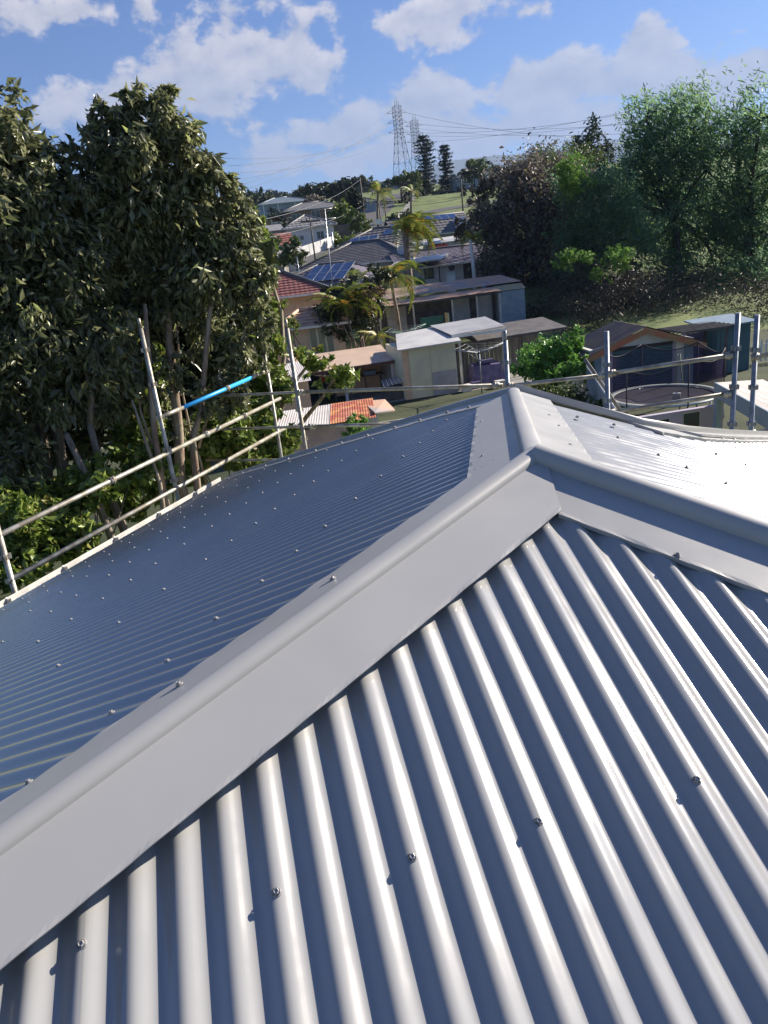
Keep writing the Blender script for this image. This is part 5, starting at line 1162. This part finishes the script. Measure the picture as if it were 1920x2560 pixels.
simple_tree('second flat topped tree in the park, darker, beside the tall conifer', 1050, 200, [(1045, 452, 20, 200, 16), (1062, 462, 18, 200, 18)], L_DK, 1000, .8, tr=.3, fh=.6)
simple_tree('small rounded tree on the park lawn', 1025, 186, [(1020, 488, 16, 186, 14)], L_TWIG, 600, .6, tr=.15)
simple_tree('tiny dark shrub on the park lawn, left one', 1000, 190, [(1002, 507, 10, 190, 6)], L_DK, 200, .5, tr=.05, cat='shrub', name='shrub')
simple_tree('tiny dark shrub on the park lawn, right one', 1042, 190, [(1040, 508, 9, 190, 7)], L_DK, 200, .5, tr=.05, cat='shrub', name='shrub')
simple_tree('dark hedge at the feet of the two tall conifers', 1110, 215, [(1060, 485, 20, 215, 18), (1100, 490, 26, 215, 22), (1140, 490, 22, 215, 20)], L_DK, 1600, .8, tr=.2, cat='hedge', name='hedge')
simple_tree('pale green rounded tree right of the conifers, on the skyline', 1190, 250, [(1195, 420, 26, 250, 22), (1170, 432, 14, 250, 14), (1212, 436, 12, 250, 14)], L_MID, 1400, 1.0, tr=.4)
simple_tree('narrow dark cypress below the skyline tree', 1158, 190, [(1158, 482, 7, 190, 22)], L_DK, 500, .5, tr=.1)
simple_tree('shrubby tree beside the small white gable', 1160, 84, [(1165, 590, 22, 84, 22), (1150, 565, 16, 84, 20), (1180, 560, 16, 84, 14)], L_TWIG, 1800, .35, tr=.12)
simple_tree('mixed green brown tree left of the huge purple brown one', 1215, 90, [(1215, 470, 35, 90, 20), (1250, 445, 30, 90, 18), (1195, 500, 25, 90, 20)], L_TWIG, 2200, .45, tr=.2)
def conifer(label, px, ytop, ybot, wpx, d, n=2600):
    base = gb(px, d); top = P(px, ytop - 6, d); H = top.z - base.z; t = thing('norfolk_pine', label, 'tree', base); s_ = d / F; W = wpx * s_ / 2; z0 = P(px, ybot, d).z - base.z
    tm = MB(); tm.tube([(0, 0, -.3), (0, 0, H)], [.45, .05], 8); tm.build('trunk', BARKD, t); pts = []
    lv = int((H - z0) / .95)
    for i in range(lv):
        z = z0 + (H - z0) * i / lv; f = (z - z0) / (H - z0); rr = W * min(1.0, (1.06 - f) * 4.5) * (.85 + .3 * random.random())
        for k in range(13):
            a = random.uniform(0, 6.28); L = rr * random.uniform(.7, 1.05)
            for s in range(10): q = L * (s + 1) / 10; pts.append((cos(a) * q + random.gauss(0, .12), sin(a) * q + random.gauss(0, .12), z + .25 * q / max(W, .1) + random.gauss(0, .12)))
    pts = np.array(pts); pts = np.repeat(pts, 2, 0) + rng.normal(size=(len(pts) * 2, 3)) * .15
    link('crown', leaves_mesh('crown', leaf_arrays(pts, .75, -.1, .35), L_PINE), t); return t
conifer('taller of the two columnar dark conifers on the skyline', 1077, 337, 500, 44, 228)
conifer('shorter of the two columnar dark conifers on the skyline', 1124, 362, 495, 34, 236)

# palms -------------------------------------------------------------
def frond_mesh(name, L=2.4, droop=1.1, wid=.5, n=30, tw=0.0):
    pts = []; arrs = []
    for i in range(n):
        f = (i + 1) / n; x = L * sin(f * droop) / droop * 1.0; z = L * (.35 * f - .75 * f * f * droop * .7); c = np.array([x, 0, z]); w_ = wid * sin(pi * min(1, f * .85 + .12)) ** .7
        for s_ in (-1, 1):
            tip = c + np.array([.35 * w_, s_ * w_, -.45 * w_ * random.uniform(.6, 1.2)]); th = .03
            arrs.append([c, c + np.array([.05, 0, 0]), tip, c + np.array([-.02, s_ * .02, -.03])])
    for i in range(n):
        pass
    return leaves_mesh(name, np.array(arrs), L_PALM)
FR = [frond_mesh('frond', 2.4, .9 + .35 * i, .5) for i in range(4)]
def palm(label, px, ybase, ytop, d, nf=16, fl=1.0, tr=.13, wind=0.0, group=None, m_=BARK, lean=0.0):
    base = gb(px, d); b0 = P(px, ybase, d); top = P(px, ytop, d) - base; t = thing('palm', label, 'palm', base, 0, group)
    tm = MB(); tm.tube([(0, 0, -.3), (top.x * .3 + lean, top.y * .3, top.z * .5), top], [tr * 1.2, tr, tr * .8], 8); tm.build('trunk', m_, t)
    for i in range(nf):
        o = link('frond', FR[i % 4], t); o.location = top; a = 2 * pi * i / nf * 1.618 * 1.0 + random.uniform(-.2, .2)
        if wind: a = a * (1 - wind) + 0.0 * wind if a < pi else a + (2 * pi - a) * wind
        o.rotation_euler = (0, random.uniform(-.75, .5), a % (2 * pi)); s_ = fl * random.uniform(.8, 1.15); o.scale = (s_, s_, s_)
    return t
palm('tall palm with windblown crown in the middle of the view', 1012, 700, 575, 61, 44, 1.3, .26, wind=.5)
palm('slim palm with pale trunk right of the tiled cottage door', 1176, 692, 598, 68, 12, .8, .15, wind=.3, m_=WHITE)
palm('low spreading palm with wide fronds left of the tall palm', 975, 740, 690, 50, 18, 1.25, .12, wind=.3)
palm('upright palm rising from the dark thicket, tallest there', 880, 860, 735, 43, 15, 1.0, .07, wind=.2)
palm('leaning palm at the left of the dark thicket', 835, 860, 755, 42.5, 13, .85, .06, wind=.2, lean=.3)
palm('slender palm in the middle of the dark thicket', 860, 865, 760, 42, 12, .8, .05)
palm('bright young palm beside the garden wall', 942, 850, 838, 41.5, 12, .5, .05)
palm('small distant palm on the park corner, nearest the power pole', 945, 585, 478, 125, 14, 1.5, .2, wind=.3)
palm('small distant palm right of the park corner one', 1030, 540, 478, 150, 10, 1.2, .2)

# far ridge: many small crowns ---------------------------------------
proto = []
for i in range(4):
    pts, _ = blob_points((0, 0, 5), (5, 5, 4), 420, 10, .45, .3, .4); me = leaves_mesh('crown', leaf_arrays(pts, 1.6, .1, .6), [L_FAR, L_DK][i % 2]); tm = MB(); tm.tube([(0, 0, -1), (0, 0, 5)], [.35, .15], 6); me2 = tm.mesh('trunk'); me2.materials.append(BARKD); proto.append((me, me2))
far_spots = []
for i in range(150):
    px = random.uniform(540, 1260); d = random.choice([330, 420, 500, 560, 620, 680, 720]) + random.uniform(-30, 30)
    far_spots.append((px, d, random.uniform(.6, 1.25)))
far_spots += [(700, 640, 2.0), (688, 640, 1.6), (726, 640, 1.8), (775, 620, 1.7), (792, 620, 1.4), (620, 600, 1.6), (935, 640, 1.3), (590, 560, 1.7), (560, 520, 1.9)]
for (px, d, s_) in far_spots:
    b_ = GP(px, d)
    s_ *= .5 if px > 1050 else .68
    o = thing('tree', 'hazy dark tree among many on the far ridge', 'tree', b_, random.uniform(0, 6), 'trees on the far ridge'); me, me2 = random.choice(proto); o.scale = (s_, s_, s_ * random.uniform(.7, 1.1))
    link('crown', me, o); link('trunk', me2, o)
for i in range(16):
    px, d = random.choice([(random.uniform(835, 905), random.uniform(128, 175)), (random.uniform(985, 1060), random.uniform(120, 150)), (random.uniform(640, 740), random.uniform(125, 175))])
    o = thing('tree', 'small garden tree among the houses by the street', 'tree', GP(px, d), random.uniform(0, 6), 'garden trees by the street'); me, me2 = random.choice(proto); s_ = random.uniform(.22, .42); o.scale = (s_,) * 3; link('crown', me, o); link('trunk', me2, o)
for i in range(26):
    px = random.choice([random.uniform(560, 700), random.uniform(1180, 1500), random.uniform(800, 900)]); d = random.uniform(205, 290)
    o = thing('tree', 'dark green tree among the gardens on the middle slope', 'tree', GP(px, d), random.uniform(0, 6), 'trees on the middle slope'); me, me2 = random.choice(proto); s_ = random.uniform(.5, .9); o.scale = (s_,) * 3; link('crown', me, o); link('trunk', me2, o)

# mountains ----------------------------------------------------------
prof = [(100, 540), (400, 505), (560, 492), (700, 488), (860, 480), (911, 463), (934, 457), (975, 459), (1040, 432), (1098, 405), (1139, 400), (1246, 388), (1290, 386), (1417, 374), (1490, 360), (1557, 346), (1700, 350), (1900, 330), (2300, 320)]
vs = []; 
for i, (px, py) in enumerate(prof):
    for fr_, hh in ((.80, 0.0), (.88, .35), (.94, .72), (1.0, 1.0), (1.1, .6), (1.25, 0)):
        p = P(px, py, 6500); q = Vector((p.x * fr_, p.y * fr_, 55 + (p.z - 55) * hh)); q.z += (random.uniform(-25, 25) if 0 < hh < 1 else 0); vs.append(q)
b = MB(); b.add(vs, [(i * 6 + k, (i + 1) * 6 + k, (i + 1) * 6 + k + 1, i * 6 + k + 1) for i in range(len(prof) - 1) for k in range(5)], 0, True)
tag(b.build('hills', mat('forested_hills', (.035, .05, .035), (.05, .065, .045), .95, 0, .002)), kind='structure')

# pylons, power poles, wires -----------------------------------------
def pylon(label, px, ytop, ybase, d, wtop, wbase):
    base = gb(px, d); base.z = P(px, ybase, d).z; H = P(px, ytop, d).z - base.z; t = thing('pylon', label, 'pylon', base, radians(20)); r_ = .15
    def half(z): f = z / H; return (wbase + (wtop - wbase) * min(1, f / .62)) / 2
    b = MB()
    for sx in (-1, 1):
        for sy in (-1, 1): b.tube([(sx * half(z), sy * half(z), z) for z in (0, H * .62, H)], r_, 4)
    b.build('leg_frame', LAT, t); zs = [0, .18, .34, .47, .56, .62, .68, .74, .80, .86, .92, 1.0]; b = MB()
    for f0, f1 in zip(zs, zs[1:]):
        z0, z1 = f0 * H, f1 * H; h0, h1 = half(z0), half(z1)
        c0_ = [(-h0, -h0), (h0, -h0), (h0, h0), (-h0, h0)]; c1_ = [(-h1, -h1), (h1, -h1), (h1, h1), (-h1, h1)]
        for k in range(4):
            a, b2 = c0_[k], c0_[(k + 1) % 4]; c, e = c1_[k], c1_[(k + 1) % 4]
            b.tube([(*a, z0), (*e, z1)], r_ * .5, 3, cap=False); b.tube([(*b2, z0), (*c, z1)], r_ * .5, 3, cap=False); b.tube([(*c, z1), (*e, z1)], r_ * .5, 3, cap=False)
    b.build('bracing', LAT, t); arms = []
    for f in (.62, .76, .90):
        for s_ in (-1, 1):
            b = MB(); z = f * H; hw = half(z); b.tube([(s_ * hw, 0, z), (s_ * (hw + 4.2), 0, z + .3)], r_ * .7, 4); b.tube([(s_ * hw, 0, z + 2), (s_ * (hw + 4.2), 0, z + .3)], r_ * .5, 4); b.build('arm', LAT, t); arms.append(t.location + Matrix.Rotation(radians(20), 3, 'Z') @ Vector((s_ * (hw + 4.2), 0, z)))
    for x in (-.8, .3, 1.3): b = MB(); b.tube([(x, 0, H), (x, 0, H + random.uniform(2.5, 4.5))], .12, 4); b.build('antenna', LAT, t)
    return t, arms
T1, ar1 = pylon('taller nearer lattice power pylon on the skyline', 1020, 262, 437, 440, 3.6, 8.0)
T2, ar2 = pylon('smaller lattice power pylon just behind and to the right of the tall one', 1058, 298, 440, 540, 4.0, 8.0)
def wire(label, pts, r_=.05, group=None, n=14):
    b = MB(); P_ = []
    for (a, c, sag) in pts:
        a, c = Vector(a), Vector(c)
        for i in range(n + 1):
            f = i / n; P_.append(a.lerp(c, f) - Vector((0, 0, sag * 4 * f * (1 - f))))
    b.tube(P_, r_, 4); return tag(b.build('power_line', LAT), label, 'power line', group)
lft = [(560, 395), (560, 432), (560, 452), (570, 415), (585, 468), (600, 478)]
rgt = [(1640, 262), (1640, 270), (1640, 296), (1640, 303), (1640, 330), (1640, 352)]
hts = ['lowest left', 'lowest right', 'middle left', 'middle right', 'upper left', 'upper right']
for i, (q, s_) in enumerate(zip(lft, (4, 5, 5, 4, 3, 3))): wire('thin high voltage wire running down to the left from the taller pylon', [(ar1[i], P(q[0], q[1], 330), s_)], .055, 'wires left of the pylons')
for i, q in enumerate(rgt): wire('thin high voltage wire running out to the right from the pylons over the conifers', [((ar1 if i % 2 else ar2)[i], P(q[0], q[1], 330), 3)], .055, 'wires right of the pylons')
def pole(label, px, ytop, ybase, d, arms=1, r_=.16, m_=WOODP, group=None):
    tp_ = P(px, ytop, d); base = Vector((tp_.x, tp_.y, hz(tp_.y))); t = thing('power_pole', label, 'power pole', base, radians(25)); H = tp_.z - base.z
    b = MB(); b.tube([(0, 0, -.3), (0, 0, H)], [r_, r_ * .7], 8); b.build('pole', m_, t)
    for k in range(arms):
        z = H - .5 - k * 1.6; b = MB(); b.box(-1.2, 1.2, -.06, .06, z, z + .14); a_ = b.build('crossarm', m_, t)
        for x in (-1.05, -.4, .4, 1.05): c = MB(); c.lathe((x, 0, z + .142), [(.05, 0), (.08, .08), (.04, .22), (0, .24)], 6); c.build('insulator', BLACK, a_)
    return t
P1_ = pole('tallest wooden power pole with two crossarms on the skyline', 899, 444, 505, 150, 2, .24)
pole('dark street pole in front of the long pale fence', 774, 543, 640, 92, 1, .12)
pole('grey pole left of the small distant palm', 829, 580, 622, 100, 0, .13, ALU)
pole('leaning grey pole on the corner beside the distant palm', 960, 497, 560, 128, 1, .13)
pole('street light pole by the park', 947, 508, 582, 118, 0, .12)
pole('rusty top power pole below the skyline tree', 1152, 448, 500, 140, 2, .16)
m_ast = thing('antenna_mast', 'very thin white mast rising above the slate purple roof', 'antenna', gb(812, 60), 0); tz = P(812, 522, 60) - m_ast.location
b = MB(); b.tube([(0, 0, 0), tz], .028, 6); b.build('mast', ALU, m_ast)
for z, L in ((0, .9), (-.7, 1.2)): b = MB(); b.tube([tz + Vector((-L, 0, z)), tz + Vector((L * .6, .2, z))], .02, 5); b.build('element', ALU, m_ast)
for lab, a_, c_, d0, d1, s_ in [('pale service wire from the left trees up to the tall wooden pole', (600, 608), (905, 515), 60, 148, .6), ('wire from the tall wooden pole off to the right', (903, 453), (1150, 452), 150, 140, 1.5),
    ('second lower wire from the tall wooden pole to the right', (903, 462), (1150, 462), 150, 140, 2.0), ('street wire crossing above the conifers hedge', (1150, 458), (1300, 430), 140, 120, .6), ('long wire passing over the grey roofed house', (905, 515), (1300, 455), 148, 110, 1.2),
    ('faint wire from the left tree tops to the tall wooden pole', (600, 560), (899, 450), 70, 150, 1.0)]:
    wire(lab, [(P(*a_, d0), P(*c_, d1), s_)], .025)
# letterbox sign-like white board near the park
o = thing('sign_board', 'small white board standing beside the distant street pole', 'sign', gb(938, 112), .3); q = P(948, 554, 112) - o.location
b = MB(); b.box(q.x - .5, q.x + .5, q.y - .03, q.y + .03, q.z - .35, q.z + .35); b.build('board', WHITE, o); b = MB(); b.tube([(q.x, q.y + .05, -.5), (q.x, q.y + .05, q.z - .3)], .05, 6); b.build('post', WOODP, o)

# ------------------------------------------------------------------ air
HAZE = 1.0e-4
if HAZE > 0:
    b = MB(); b.box(-9500, 9500, -900, 9500, -1.5, 720); hzb = b.build('haze', [], None); m_ = bpy.data.materials.new('air'); m_.use_nodes = True; t_ = NT(m_.node_tree); t_.n.clear()
    o_ = t_.new('ShaderNodeOutputMaterial'); pv = t_.new('ShaderNodeVolumePrincipled'); pv.inputs['Color'].default_value = (.42, .58, .92, 1); pv.inputs['Density'].default_value = HAZE; pv.inputs['Anisotropy'].default_value = .1
    t_.l.new(pv.outputs[0], o_.inputs['Volume']); hzb.data.materials.append(m_); tag(hzb, kind='stuff')
